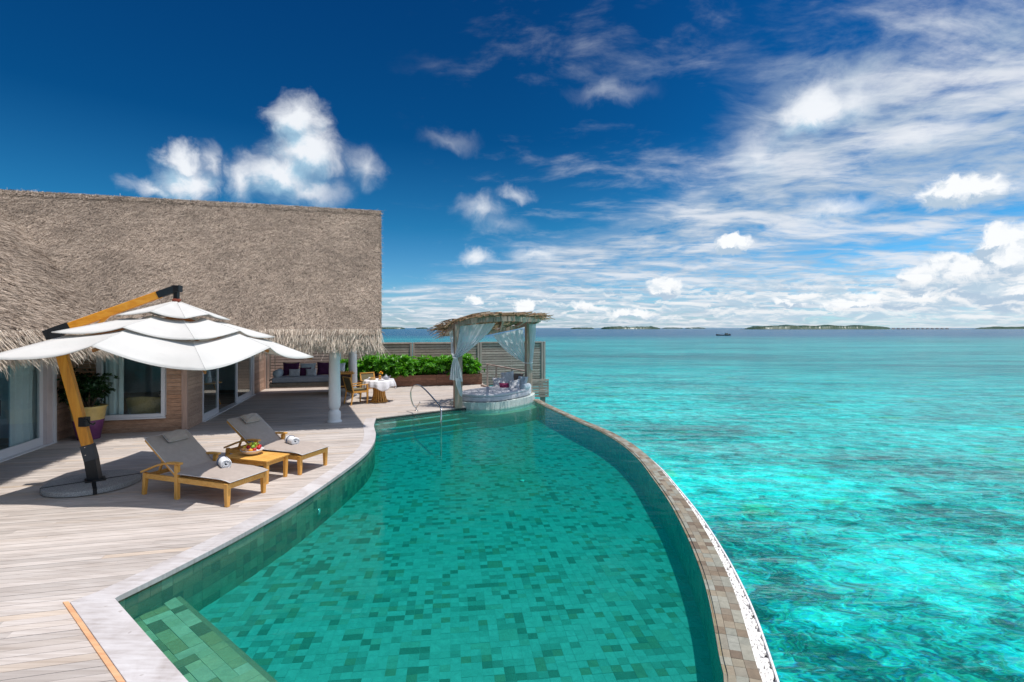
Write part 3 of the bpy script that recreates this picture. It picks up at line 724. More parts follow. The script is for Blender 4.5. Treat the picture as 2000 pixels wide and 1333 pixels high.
# rim
rim = empty('pool_rim'); tag(rim, kind='structure')
RT = -.052
rim_fine = catmull(rim_in, 1)
def strip_body(pts, d0, d1, z0, z1, name, m, parent):
    A_, B_ = offset(pts, d0), offset(pts, d1); n = len(pts); vs = []
    for p, q in zip(A_, B_): vs += [(p.x,p.y,z0), (q.x,q.y,z0), (q.x,q.y,z1), (p.x,p.y,z1)]
    fs = [(i*4+j, i*4+(j+1)%4, (i+1)*4+(j+1)%4, (i+1)*4+j) for i in range(n-1) for j in range(4)] + [(0,1,2,3), tuple((n-1)*4+j for j in (3,2,1,0))]
    bm_ = MB().add(vs, fs); me = bm_.mesh(name); b_ = bmesh.new(); b_.from_mesh(me); bmesh.ops.recalc_face_normals(b_, faces=b_.faces); b_.to_mesh(me); b_.free()
    return link(name, me, m, parent)
strip_body(rim_in, -.012, -.248, -1.7, RT-.013, 'rim_body', M['rimtile'], rim)
def quad_tile(a, b, c, d, z, t=.014):
    return MB().prism([a, b, c, d], z-t, z)
rc = []
CL = [offset(rim_in, -x) for x in (.0, .083, .166, .252)]
sub_ = [arclen(c, .1045) for c in CL]
L0 = arclen(rim_in, .105); nrows = len(L0)
def at_s(line, s):
    acc = 0
    for i in range(1, len(line)):
        l = (line[i]-line[i-1]).length
        if acc+l >= s: return line[i-1].lerp(line[i], (s-acc)/l)
        acc += l
    return line[-1]
# normals at each station on the inner line, tiles run out along them
tot = sum((rim_in[i]-rim_in[i-1]).length for i in range(1, len(rim_in)))
def station(s):
    p = at_s(rim_in, s); q = at_s(rim_in, min(tot, s+.02)); r_ = at_s(rim_in, max(0, s-.02)); d = (q-r_).normalized(); return p, Vector((d.y, -d.x))
for col in range(3):
    s = .0 + .05*col*0
    while s < tot - .1:
        ln = .21 if random.random() < .22 else .105
        p, n_ = station(s+.0012); q, m_ = station(min(tot, s+ln-.0012))
        x0 = -.008 + col*.0875; x1 = x0 + .085
        rc.append((p+n_*x0, q+m_*x0, q+m_*x1, p+n_*x1)); s += ln
rc.sort(key=lambda q: q[0].length if q[0].y > 3.4 else 99)
for q in rc[:295]: quad_tile(q[0], q[3], q[2], q[1], RT+random.uniform(-.001,.001)).obj('tile', M['rimtile'], rim)
rf = MB()
for q in rc[295:]: rf.prism([q[0], q[3], q[2], q[1]], RT-.014, RT+random.uniform(-.001,.001))
tag(rf.obj('tile_field', M['rimtile'], rim), kind='stuff')
# overflow channel filled with white pebbles
ch = empty('overflow_channel'); tag(ch, kind='structure')
strip_body(rim_in, -.251, -.41, -1.7, -.262, 'channel_bed', M['white'], ch)
strip_body(rim_in, -.412, -.428, -1.7, -.205, 'channel_lip', M['white'], ch)
M['pebble'] = simple('white_pebble', (.80,.78,.76), .55, .10, 9, .3, .004)
bmp = bmesh.new(); bmesh.ops.create_icosphere(bmp, subdivisions=1, radius=1); bmp.verts.ensure_lookup_table(); bmp.faces.ensure_lookup_table()
iv = [v.co.copy() for v in bmp.verts]; iff = [tuple(v.index for v in f.verts) for f in bmp.faces]; bmp.free()
pb = MB(); s = 0
while s < min(tot, 14.0):
    p, n_ = station(s)
    for kx in range(10):
        c = p + n_*(.262+random.random()*.14); sz = random.uniform(.016,.030); Mx = Matrix.Rotation(random.random()*6.3,3,'Z') @ Matrix.Rotation(random.uniform(-.4,.4),3,'X') @ Matrix.Diagonal((sz*random.uniform(.9,1.5), sz*random.uniform(.7,1.0), sz*.5))
        pb.add([Mx @ v + Vector((c.x, c.y, -.262+random.uniform(0,.05))) for v in iv], iff)
    s += .040
tag(pb.obj('pebbles', M['pebble'], smooth=True), kind='stuff')
# coping stones along the deck
cop = empty('pool_coping'); tag(cop, kind='structure')
def slab(inner, outer, z0=-.045, z1=.010):
    m = MB(); m.prism(list(inner)+list(reversed(outer)), z0, z1); return m.obj('slab', M['coping'], cop, bevel=.004)
li = offset(left_in, -.018); lo = left_out
n = len(left_in); cuts = list(range(0, n, 11)) + [n-1]
for i0, i1 in zip(cuts[:-1], cuts[1:]):
    if i1 <= i0: continue
    I = [p.copy() for p in li[i0:i1+1]]; O = [p.copy() for p in lo[i0:i1+1]]
    if i0 > 0: d = (I[1]-I[0]).normalized()*.002; I[0] += d; O[0] += d
    if i0 == 0: I[0] = nearA + nearD*.03 - nearN*.012; O[0] = corner_out + Vector((.003, .006))
    slab(I, O)
for j, (u0, u1) in enumerate(((0,2.3),(2.3,4.2),(4.2,5.6))):
    pA = nearA - nearN*.018; 
    I0 = pA + nearD*(u0+.002 if u0 else .03); I1 = pA + nearD*(u1-.002); oo = corner_out
    O0 = oo + nearD*((u0+.105) if u0 else 0.0); O1 = oo + nearD*(u1+.105-.004)
    slab([I0, I1], [O0, O1])
tr0 = corner_out + nearN*.005
tp = [tr0 - nearD*.02, tr0 + nearD*5.6, tr0 + nearD*5.6 + nearN*.036, tr0 - nearD*.05 + nearN*.036]
MB().prism(tp, -.03, .012).obj('trim_strip', M['newwood'], cop, bevel=.003)
# water
pw = [p for p in offset(left_in, .05)] + [Vector((-3.95,14.35))] + [p for p in offset(back, .05)] + [Vector((1.0,19.0))] + [p for p in reversed(offset(rim_in, -.06))] + [nearA+nearD*4.9+nearN*.08, nearA+nearN*.08]
wat = MB().prism(pw, -.72, WL).obj('pool_water', M['poolwater']); tag(wat, kind='structure')
# small round lights let into the floor and the side wall
M['lens'] = simple('pool_light_lens', (.85,.88,.85), .25, .02)
def pool_light(p, nrm_, label):
    q = Vector((0,0,1)).rotation_difference(Vector(nrm_)).to_matrix()
    r = empty('pool_light', p); tag(r, label, 'pool light', 'small round lights under the pool water')
    a_ = MB(); a_.lathe([(.035,-.02),(.062,0),(.062,.012),(.05,.02)], n=20); o = a_.obj('bezel', M['steel'], r, smooth=True)
    b_ = MB(); b_.lathe([(.048,.016),(.046,.024),(.02,.03)], n=20); o2 = b_.obj('lens', M['lens'], r, smooth=True)
    for x in (o, o2): x.matrix_local = q.to_4x4()
pool_light((.21,10.35,-.60), (0,0,1), 'round white light set in the middle of the pool floor')
pool_light((-3.02,7.98,-.36), (.96,.2,0), 'round white light low in the side wall, nearer the camera')
pool_light((-3.20,6.42,-.36), (.95,.3,0), 'round white light in the side wall beside the deck curve') if False else None
pool_light((-3.375,5.97,-.34), (.95,-.25,0), 'round white light on the pool side wall closest to the corner step')
# ================================================================ villa
villa = empty('villa', W(-6.9, 13.0)); tag(villa, 'grey thatched villa with timber walls, white doors and a columned porch by the pool', 'villa')
def parent_world(p):
    if p is None: return Matrix.Identity(4)
    return parent_world(p.parent) @ p.matrix_parent_inverse @ Matrix.Translation(p.location) @ p.rotation_euler.to_matrix().to_4x4()
def VP(mb, name, m, parent=villa, **k):
    """mesh given in world coordinates, hung on a parent without moving it"""
    o = mb.obj(name, m, None, **k); o.parent = parent; o.matrix_parent_inverse = parent_world(parent).inverted(); return o
H = 2.42
# walls (inner shells); boards are fixed on them
def wall_shell(name, mb): return VP(mb, name, M['wallin'])
w1 = MB(); w1.wbox(-7.03,-6.93, 13.3, 14.2, 0, H); w1.wbox(-7.03,-6.93, 5.0, 8.6, 0, H); w1.wbox(-7.03,-6.93,8.6,13.3,2.2,H); W1o = wall_shell('side_wall', w1)
w2 = MB(); w2.wbox(-6.93,-6.44,14.13,14.23,0,H); w2.wbox(-5.03,-4.62,14.13,14.23,0,H); w2.wbox(-6.44,-5.03,14.13,14.23,0,.34); w2.wbox(-6.44,-5.03,14.13,14.23,2.15,H); W2o = wall_shell('window_wall', w2)
w3 = MB(); w3.wbox(-4.68,-4.59,14.23,15.25,0,H); w3.wbox(-4.68,-4.59,21.0,22.95,0,H); w3.wbox(-4.68,-4.59,15.25,21.0,2.2,H); W3o = wall_shell('porch_wall', w3)
def cladding(parent, kind, fix, spans, z0, z1, m, pitch=.098, skip=None):
    """horizontal boards; kind 'a': wall runs along a at b=fix, 'b': wall runs along b at a=fix"""
    z = z0
    while z < z1-.02:
        for s0, s1, za, zb in spans:
            if z+pitch*.6 < za or z+pitch*.4 > zb: continue
            pr = random.uniform(0,.004); mb = MB()
            if kind == 'a': mb.wbox(s0, s1, fix-.02-pr, fix, z+.002, z+pitch-.003)
            else: mb.wbox(fix, fix+.02+pr, s0, s1, z+.002, z+pitch-.003)
            VP(mb, 'siding_board', m, parent)
        z += pitch
cladding(W1o, 'b', -6.93, [(13.32,14.09,0,9)], 0, H, M['sidingv'])
cladding(W2o, 'a', 14.13, [(-6.90,-6.46,.36,2.16),(-5.01,-4.68,.36,2.16),(-6.90,-4.68,-1,.36),(-6.90,-4.68,2.16,9)], 0, H, M['siding'])
cladding(W3o, 'b', -4.59, [(14.18,15.22,0,9),(21.02,22.75,0,9)], 0, H, M['sidingv'])
VP(MB().wbox(-4.68,-4.56,14.08,14.16,0,H), 'corner_post', M['trim_wood'], bevel=.004)
VP(MB().wbox(-4.60,-4.53,22.76,22.84,0,H), 'corner_post', M['trim_wood'], bevel=.004)
VP(MB().wbox(-6.92,-6.86,14.06,14.12,0,H), 'corner_post', M['siding'], bevel=.004)
# window
win = empty('window', W(-5.7,14.1,.36)); win.parent = villa; win.matrix_parent_inverse = Matrix.Translation(-villa.location)
WF = [(-6.44,-6.33,.36,2.15),(-5.11,-5.03,.36,2.15),(-6.33,-5.11,.36,.44),(-6.33,-5.11,2.07,2.15)]
fr = MB()
for a0,a1,z0,z1 in WF: fr.wbox(a0,a1,14.055,14.16,z0,z1)
VP(fr, 'frame', M['white'], win, bevel=.004)
VP(MB().wbox(-6.47,-5.0,14.02,14.07,.325,.36), 'sill', M['white'], win, bevel=.003)
VP(MB().wbox(-6.33,-5.11,14.10,14.108,.44,2.07), 'pane', M['glass'], win)
def leaf(name, a, b0, b1, z1=2.15, st=.11, bot=.17, parent=villa, t=.05, handle=None):
    d = empty(name, W(a,b0,0)); d.parent = parent; d.matrix_parent_inverse = parent_world(parent).inverted()
    m = MB(); m.wbox(a-t/2,a+t/2,b0,b0+st,.02,z1); m.wbox(a-t/2,a+t/2,b1-st,b1,.02,z1); m.wbox(a-t/2,a+t/2,b0+st,b1-st,.02,.02+bot); m.wbox(a-t/2,a+t/2,b0+st,b1-st,z1-.12,z1)
    VP(m, 'frame', M['white'], d, bevel=.004)
    VP(MB().wbox(a-.005,a+.005,b0+st,b1-st,.02+bot,z1-.12), 'pane', M['glass'], d)
    if handle is not None: VP(MB().wbox(a+t/2,a+t/2+.04,handle-.02,handle+.02,.85,1.15), 'handle', M['greysteel'], d, bevel=.005)
    return d
leaf('sliding_door', -6.95, 11.62, 13.02, handle=11.68)
leaf('sliding_door', -7.01, 9.8, 11.66)
leaf('sliding_door', -6.95, 8.6, 9.9)
VP(MB().wbox(-6.97,-6.86,13.02,13.22,0,H).wbox(-6.97,-6.88,8.55,13.02,2.15,2.21), 'door_jamb', M['pinkwhite'], villa, bevel=.004)
VP(MB().wbox(-6.97,-6.83,13.22,13.31,0,H), 'door_jamb', M['white'], villa, bevel=.004)
VP(MB().wbox(-7.06,-6.82,8.5,13.31,-.01,.022), 'door_track', M['white'], villa, bevel=.003)
leaf('sliding_door', -4.60, 15.28, 16.68, st=.10)
leaf('sliding_door', -4.60, 18.60, 20.72, st=.16)
VP(MB().wbox(-4.67,-4.55,15.22,15.28,0,H).wbox(-4.67,-4.55,20.72,20.98,0,H).wbox(-4.67,-4.57,15.28,20.72,2.15,2.21), 'door_jamb', M['white'], villa, bevel=.004)
VP(MB().wbox(-4.72,-4.50,15.2,21.0,-.01,.022), 'door_track', M['white'], villa, bevel=.003)
# rooms
rm = MB(); rm.wbox(-10.5,-7.06,5.0,14.1,-.05,.0); rm.wbox(-10.5,-4.7,14.23,22.9,-.05,.0); VP(rm, 'room_floor', M['floorin'])
rm = MB(); rm.wbox(-10.6,-10.5,18.4,22.9,0,H).wbox(-10.6,-10.5,5,18.4,0,.4).wbox(-10.6,-10.5,13.9,14.4,.5,H); rm.wbox(-10.5,-4.7,22.8,22.9,0,H); rm.wbox(-10.5,-7.05,4.9,5,0,H); rm.wbox(-10.5,-6.95,14.12,14.2,0,H); rm; VP(rm, 'room_wall', M['wallin'])  # openings on the rear side are added, out of view, to let daylight in
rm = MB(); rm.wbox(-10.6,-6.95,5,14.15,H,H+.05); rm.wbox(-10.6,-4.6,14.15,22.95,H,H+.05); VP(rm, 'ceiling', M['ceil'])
# soffits under the eaves are open: wall plates carry the roof
VP(MB().wbox(-1.3,-1.05,14.2,22.0,2.14,2.28).wbox(-4.7,-1.05,14.30,14.48,2.12,2.26).wbox(-4.7,-1.05,19.8,20.0,2.12,2.26), 'roof_beam', M['trim_wood'], villa, bevel=.005)
# porch columns
prof = [(.205,0),(.205,.035),(.170,.045),(.165,.06),(.170,.10),(.172,.20),(.165,.27),(.135,.305),(.118,.325),(.118,.345),(.140,.37),(.160,.42),(.166,.50),(.163,.9),(.150,1.5),(.138,1.95),(.135,2.3)]
def column(x, y):
    o = MB().lathe([(r*.93, z) for r, z in prof], n=32).obj('column', M['colwhite'], None, smooth=True)
    o.parent = villa; o.matrix_parent_inverse = parent_world(villa).inverted(); o.location = (x, y, 0); return o
column(-4.72, 13.62); column(-5.92, 19.05)
# thatched roof: slabs with straw on them
EB, RB, EZ, SM = 13.25, 17.35, 2.40, .955          # eave b, ridge b, eave top height, slope of the main roof
LA, LM = -5.62, .78                                  # eave a and slope of the side wing's roof
def zmain(b): return EZ + (b-EB)*SM
def zleft(a): return EZ + (LA-a)*LM
roof = empty('thatched_roof', W(-4, 17, 4)); roof.parent = villa; roof.matrix_parent_inverse = parent_world(villa).inverted()
TH = .26
RZ = zmain(RB)
def slab_ab(pts, th, name, m):
    """pts: (a,b,z) corners of the top face; thickness straight down"""
    n = len(pts); vs = [W(*p) for p in pts] + [W(p[0],p[1],p[2]-th) for p in pts]
    fs = [tuple(range(n)), tuple(range(2*n-1, n-1, -1))] + [(i, i+n, (i+1)%n+n, (i+1)%n) for i in range(n)]
    return VP(MB().add(vs, fs), name, m, roof)
slab_ab([(-14,EB,EZ),(0,EB,EZ),(0,RB,RZ),(-14,RB,RZ)], TH, 'thatch_bed', M['thatchbed'])
slab_ab([(-14,RB,RZ),(0,RB,RZ),(0,2*RB-EB+.2,EZ-.1),(-14,2*RB-EB+.2,EZ-.1)], TH, 'thatch_bed', M['thatchbed'])
slab_ab([(LA,3.5,EZ),(LA,EB+1.5,EZ),(LA-6,EB+3.5,zleft(LA-6)),(LA-6,3.5,zleft(LA-6))], TH, 'thatch_bed', M['thatchbed'])
0 and slab_ab([(LA-6,3.5,zleft(LA-6)),(LA-6,EB+3.5,zleft(LA-6)),(LA-12,EB+3.5,EZ),(LA-12,3.5,EZ)], TH, 'thatch_bed', M['thatchbed'])
Un = np.array(UX); Vn = np.array(VX); Zn = np.array([0,0,1.0])
def straw(name, n, area, normal, down, side, m, L=(.06,.19), lift=(.03,.36), wd=(.005,.012), ang=.55, parent=roof, patch=True):
    P = area(n); k = len(P)
    if patch:
        ph = np.array([mnoise.noise(Vector(p)*1.1)*.35 + mnoise.noise(Vector(p)*3.1)*.3 for p in P[::8]]); ph = np.repeat(ph, 8)[:k] if len(ph)*8 >= k else np.resize(ph, k)
    else: ph = 0
    phi = rng.normal(0, ang, k) + ph
    dv = nrm(down[None]*np.cos(phi)[:,None] + side[None]*np.sin(phi)[:,None] + normal[None]*rng.uniform(*lift, k)[:,None])
    sd = nrm(np.cross(dv, normal[None]) + normal[None]*rng.normal(0,.35,k)[:,None])
    me = blades_mesh(name, P + normal*rng.uniform(0,.03,k)[:,None], dv, sd, rng.uniform(*L, k), rng.uniform(*wd, k), rng.uniform(.002,.006,k))
    o = link(name, me, m, None); o.parent = parent; o.matrix_parent_inverse = parent_world(parent).inverted(); tag(o, kind='stuff'); return o
nmain = nrm(-Vn*SM + Zn); dmain = nrm(-Vn - Zn*SM)
nleft = nrm(Un*LM + Zn); dleft = nrm(Un - Zn*LM)
def area_main(n):
    a = rng.uniform(-13.5, .0, n); b = rng.uniform(EB-.02, RB, n)
    keep = (zmain(b) >= (EZ + (LA-a)*LM) - .05) | (a > LA)
    a, b = a[keep], b[keep]; o = np.lexsort((np.floor(b/.12), np.floor(a/.12))); a, b = a[o], b[o]
    return a[:,None]*Un + b[:,None]*Vn + zmain(b)[:,None]*Zn
def area_left(n):
    a = rng.uniform(LA-5.6, LA+.02, n); b = rng.uniform(7.2, 17, n)
    keep = (b < EB) | (zleft(a) > zmain(b)-.05); a, b = a[keep], b[keep]
    o = np.lexsort((np.floor(b/.12), np.floor(a/.12))); a, b = a[o], b[o]
    return a[:,None]*Un + b[:,None]*Vn + zleft(a)[:,None]*Zn
straw('thatch', 330000, area_main, nmain, dmain, Un, M['thatch'])
straw('thatch', 150000, area_left, nleft, dleft, Vn, M['thatch'], wd=(.005,.012))
def eave_fringe(n, a0, a1, vert_a=None, b0=None, b1=None, zt=.06):
    k = n
    if vert_a is None:
        a = rng.uniform(a0, a1, k); P = a[:,None]*Un + (EB+rng.uniform(-.06,.16,k))[:,None]*Vn
        out = -Vn; sd0 = Un; keep = a > LA-.3
    else:
        b = rng.uniform(b0, b1, k); P = (vert_a+rng.uniform(-.16,.06,k))[:,None]*Un + b[:,None]*Vn
        out = Un; sd0 = Vn; keep = b < EB+.3
    P = P + (EZ - rng.uniform(-.08,.26,k))[:,None]*Zn; P = P[keep]; k = len(P)
    clump = np.array([mnoise.noise(Vector(p)*5.5) for p in P])
    phi = rng.normal(0,.20,k) + clump*.5
    dv = nrm(-Zn[None]*1.0 + out[None]*rng.uniform(.05,.95,k)[:,None] + sd0[None]*np.tan(phi)[:,None])
    sd = nrm(np.cross(dv, out[None]) + rng.normal(0,.3,(k,3)))
    L = rng.uniform(.14,.36,k)*(1+.6*clump) + (rng.random(k) < .05)*rng.uniform(.05,.2,k)
    me = blades_mesh('thatch_fringe', P, dv, sd, L, rng.uniform(.006,.016,k), rng.uniform(.002,.006,k))
    o = link('thatch_fringe', me, M['fringe'], None); o.parent = roof; o.matrix_parent_inverse = parent_world(roof).inverted(); tag(o, kind='stuff')
eave_fringe(20000, -6.0, .02)
eave_fringe(14000, 0, 0, LA, 6.5, 13.6)
# ragged verge and ridge
def verge(n):
    b = rng.uniform(EB, RB, n); return (rng.uniform(-.05,.02,n))[:,None]*Un + b[:,None]*Vn + (zmain(b)-rng.uniform(0,.22,n))[:,None]*Zn
straw('verge_straw', 6000, verge, Un, dmain, nmain, M['thatch'], L=(.08,.2), lift=(-.02,.10), ang=.3, patch=False)
def ridgea(n):
    a = rng.uniform(-12, .02, n); t_ = rng.uniform(-.16,.10,n); return a[:,None]*Un + (RB+t_)[:,None]*Vn + (RZ+.03-np.abs(t_)*.7)[:,None]*Zn
straw('ridge_straw', 16000, ridgea, Zn*1.0, nrm(-Vn-Zn*.8), Un, M['thatch'], L=(.08,.22), lift=(-.05,.12), ang=.8, patch=False)
# light fitting on the wall: small grey box
VP(MB().box(W(-4.545,14.62,1.78), (.03,.09,.10), Matrix.Rotation(ROT,3,'Z')).box(W(-4.545,14.75,1.78), (.03,.07,.10), Matrix.Rotation(ROT,3,'Z')), 'switch_plate', M['greysteel'], villa)

# ---- things in the rooms, seen through the glass
def curtain_sheet(name, a0, b0, a1, b1, z0, z1, label, n=40, amp=.05, pinch=0, group=None):
    m = MB(); rows = []
    d = Vector((a1-a0, b1-b0)); L = d.length; d.normalize(); nn = Vector((-d.y, d.x))
    for i in range(9):
        z = z0 + (z1-z0)*i/8; row = []
        for j in range(n+1):
            u = j/n; k = math.sin(u*L*34+math.sin(u*9)*1.3)*amp; pinchf = 1 - pinch*math.sin(math.pi*min(1, i/8*1.2))*.5
            p = Vector((a0,b0)) + d*(u*L*pinchf) + nn*k; row.append(W(p.x, p.y, z))
        rows.append(row)
    o = m.grid(rows).obj(name, M['curtain'], smooth=True); tag(o, label, 'curtain', group); return o
curtain_sheet('curtain', -6.32, 14.22, -5.96, 14.23, .05, 2.25, 'pale curtain hanging inside the left end of the picture window', 30)
curtain_sheet('curtain', -7.09, 12.30, -7.10, 13.22, .05, 2.18, 'white gathered curtain behind the leftmost sliding glass door', 60, .04, .25)
curtain_sheet('curtain', -4.82, 15.45, -4.84, 15.75, .05, 2.2, 'narrow white curtain behind the first leaf of the porch door', 24)
def rattan_chair(c, rz, label, m=None):
    r = empty('armchair', c, rz); tag(r, label, 'armchair')
    m = m or M['rattan']; b = MB(); rows = []
    for i in range(7):
        z = .28 + i*.092; row = []
        for j in range(17):
            ph = R(-15) + R(210)*j/16; rr = .36 + .015*i; zz = z if i < 6 else z - .16*(abs(j-8)/8)**1.5
            if i >= 4: zz = min(zz, .28+i*.092) - (.12 if False else 0)
            row.append((rr*math.cos(ph)*1.05, rr*math.sin(ph), zz))
        rows.append(row)
    ob = b.grid(rows).obj('backrest', m, r, smooth=True); so = ob.modifiers.new('thick', 'SOLIDIFY'); so.thickness = .03
    MB().box((0,-.02,.36), (.62,.60,.14)).obj('seat', M['greyfab'], r, bevel=.03)
    for x, y in ((-.28,-.26),(.28,-.26),(-.27,.25),(.27,.25)): MB().beam((x*1.1,y*1.1,0),(x,y,.32),.035,.035,w2=.05,h2=.05).obj('leg', m, r)
    return r
rattan_chair(W(-5.62,14.72,0), ROT+math.pi, 'woven rattan armchair turned with its back to the picture window')
rattan_chair(W(-5.42,16.2,0), ROT+R(20), 'dark wooden armchair deep in the room behind the rattan one', M['darkwood'])
tb = empty('side_table', W(-5.45,18.55,0)); tag(tb, 'small wooden table with splayed legs just inside the open porch door', 'table')
MB().lathe([(.42,.70),(.44,.715),(.44,.735)], n=28).obj('tabletop', M['teak'], tb)
for k in range(3):
    an = k*2.1+.4; MB().beam((.40*math.cos(an),.40*math.sin(an),0),(.2*math.cos(an),.2*math.sin(an),.70),.03,.03).obj('leg', M['teakv'], tb)
lamp = MB().lathe([(.09,0),(.095,.02),(.07,.2),(.035,.5),(.02,.60),(.012,.62)], n=20).obj('cone_vase', M['white'], loc=W(-5.35,18.45,.736), smooth=True); tag(lamp, 'tall pointed white vase on the wooden table inside the open door', 'vase')
# ================================================================ cantilever umbrella
HUB = Vector((-5.57, 8.5, 0)); FOOT = Vector((-6.62, 8.13, 0))
um = empty('cantilever_umbrella', FOOT); tag(um, 'white three-tiered square cantilever umbrella with leaning orange wooden mast', 'umbrella')
def UP(mb, name, m, parent=um, **k): return VP(mb, name, m, parent, **k)
TX = -.045                                            # the canopy hangs slightly lower on its right
def canopy_z(x, y, sag=0): return 0
def ribz(r, zt=2.96, sl=.445): return zt - sl*r
def cloth_tier(name, h0, h1, zt, sl, sag0, sag1, dz_out=0):
    """square tier between half-sizes h0 and h1; eight ribs, cloth hanging between them"""
    ribs = []                                          # (direction, length factor) around the square
    for k in range(8):
        an = R(-138.5 + 45*k); f = math.sqrt(2) if k % 2 == 0 else 1.0
        ribs.append((Vector((math.cos(an), math.sin(an))), f))
    m = MB(); NS, NR = 10, 10; rows = []
    for i in range(NR+1):
        row = []; u = i/NR
        for k in range(8):
            d0, f0 = ribs[k]; d1, f1 = ribs[(k+1) % 8]
            for j in range(NS):
                v = j/NS; h = h0+(h1-h0)*u
                p = d0*(f0*h)*(1-v) + d1*(f1*h)*v
                z = ribz(f0*h, zt, sl)*(1-v) + ribz(f1*h, zt, sl)*v
                bow = 4*v*(1-v); s_ = sag0*(1-u)+sag1*u
                z -= bow*s_
                p = p*(1 - bow*(.055 if i else .02)*u)             # edge drawn in between the ribs
                if h0 > .1: p = p*(1 + bow*.04*(1-u))
                z += .012*math.sin(v*math.pi)*math.sin(9*u+k*2.3) + TX*p.x
                row.append((HUB.x+p.x, HUB.y+p.y, z))
        row.append(row[0]); rows.append(row)
    o = UP(m.grid(rows), name, M['canvas'], smooth=True)
    o.data.set_sharp_from_angle(angle=R(7))
    so = o.modifiers.new('thick', 'SOLIDIFY'); so.thickness = .004
    for k in range(8):                                 # raised seam of each rib, and a hem
        d, f = ribs[k]; pts = []
        for i in range(7):
            h = h0+(h1-h0)*i/6; q = d*(f*h); pts.append((HUB.x+q.x, HUB.y+q.y, ribz(f*h, zt, sl)+TX*q.x+.004))
        VP(MB().tube(pts, .0055, 6), 'seam', M['canvas'], o, smooth=True)
    VP(MB().tube(rows[-1], .007, 5), 'hem', M['canvas'], o, smooth=True)
    return o
tag(cloth_tier('canopy_tier', .03, .56, 2.95, .35, .0, .012), 'smallest canopy tier, at the very top')
tag(cloth_tier('canopy_tier', .42, 1.09, 2.80, .27, .03, .05), 'middle canopy tier')
tag(cloth_tier('canopy_tier', .94, 1.60, 2.845, .37, .05, .085), 'widest canopy tier, at the bottom')
for k in range(8):
    an = R(-138.5+45*k); f = math.sqrt(2) if k % 2 == 0 else 1.0; d = Vector((math.cos(an), math.sin(an), 0)); L = 1.58*f
    p0 = HUB + d*.05 + Vector((0,0,2.68)); p1 = HUB + d*L + Vector((0,0,ribz(L,2.70,.325)+TX*d.x*L))
    UP(MB().beam(p0, p1, .028, .045), 'rib', M['rib'])
    q = HUB + d*(L*.55) + Vector((0,0,ribz(L*.55,2.68,.325)+TX*d.x*L*.55)); UP(MB().beam(HUB + d*.05 + Vector((0,0,2.15)), q, .022, .032), 'strut', M['rib'])
UP(MB().lathe([(.05,2.02),(.06,2.05),(.06,2.16),(.03,2.17),(.024,2.2),(.024,2.95)], (HUB.x,HUB.y,0), 14), 'centre_pole', M['rib'])
UP(MB().lathe([(.055,2.93),(.065,2.95),(.065,2.975),(.04,2.985)], (HUB.x,HUB.y,0), 16), 'crown_ring', simple('red_brown_ring', (.30,.06,.03)))
UP(MB().box((HUB.x,HUB.y,3.04), (.07,.07,.16)).box((HUB.x+.01,HUB.y,3.15), (.12,.11,.11)), 'hub_bracket', M['black'], bevel=.006)
mt = Vector((-7.10, 7.97, 2.44)); knee = Vector((-6.665, 8.115, .42))
hb = Vector((HUB.x-.02, HUB.y, 3.15))
bd = (hb-mt).normalized()
UP(MB().beam(knee + (mt-knee)*.015, mt, .115, .135, up=(.95,.32,0)), 'mast', M['mast'], bevel=.012)
UP(MB().beam(mt + bd*.05, hb - bd*.22, .085, .125), 'boom', M['boom'], bevel=.010)
UP(MB().beam(hb - bd*.27, hb + bd*.02, .10, .115), 'end_bracket', M['black'], bevel=.006)
UP(MB().beam(mt - bd*.14, mt + bd*.20, .105, .15).beam(mt - (mt-knee).normalized()*.18, mt + (mt-knee).normalized()*.05, .13, .15, up=(.95,.32,0)), 'elbow_bracket', M['black'], bevel=.006)
UP(MB().beam(knee+(mt-knee)*.80, mt.lerp(hb,.42)-Vector((0,0,.05)), .04, .05), 'brace', M['mast'])
UP(MB().beam((FOOT.x,FOOT.y,.09), knee, .14, .155, up=(1,.3,0)), 'shoe', M['black'], bevel=.006)
UP(MB().beam(knee - (mt-knee).normalized()*.01, knee+(mt-knee).normalized()*.24, .14, .16, up=(.95,.32,0)), 'shoe_collar', M['greysteel'], bevel=.006)
UP(MB().box((FOOT.x,FOOT.y,.095), (.26,.26,.02), Matrix.Rotation(R(41),3,'Z')), 'foot_plate', M['black'], bevel=.003)
cr = knee + (mt-knee)*.30
UP(MB().box(cr+Vector((.07,-.02,0)), (.12,.10,.15)), 'crank_box', M['black'], bevel=.01)
UP(MB().tube([cr+Vector((.11,-.06,.03)), cr+Vector((.17,-.08,.05)), cr+Vector((.21,-.09,-.01)), cr+Vector((.28,-.10,-.03)), cr+Vector((.31,-.11,.0))], .012, 8), 'crank_handle', M['black'], smooth=True)
for (dx_, dz_) in ((.0,.10),(.0,.22)): UP(MB().lathe([(.012,0),(.012,.01)], (knee.x-.02+dx_-.03*dz_/.1*.25, knee.y-.082, knee.z+dz_-.02), 8), 'bolt', M['steel'])
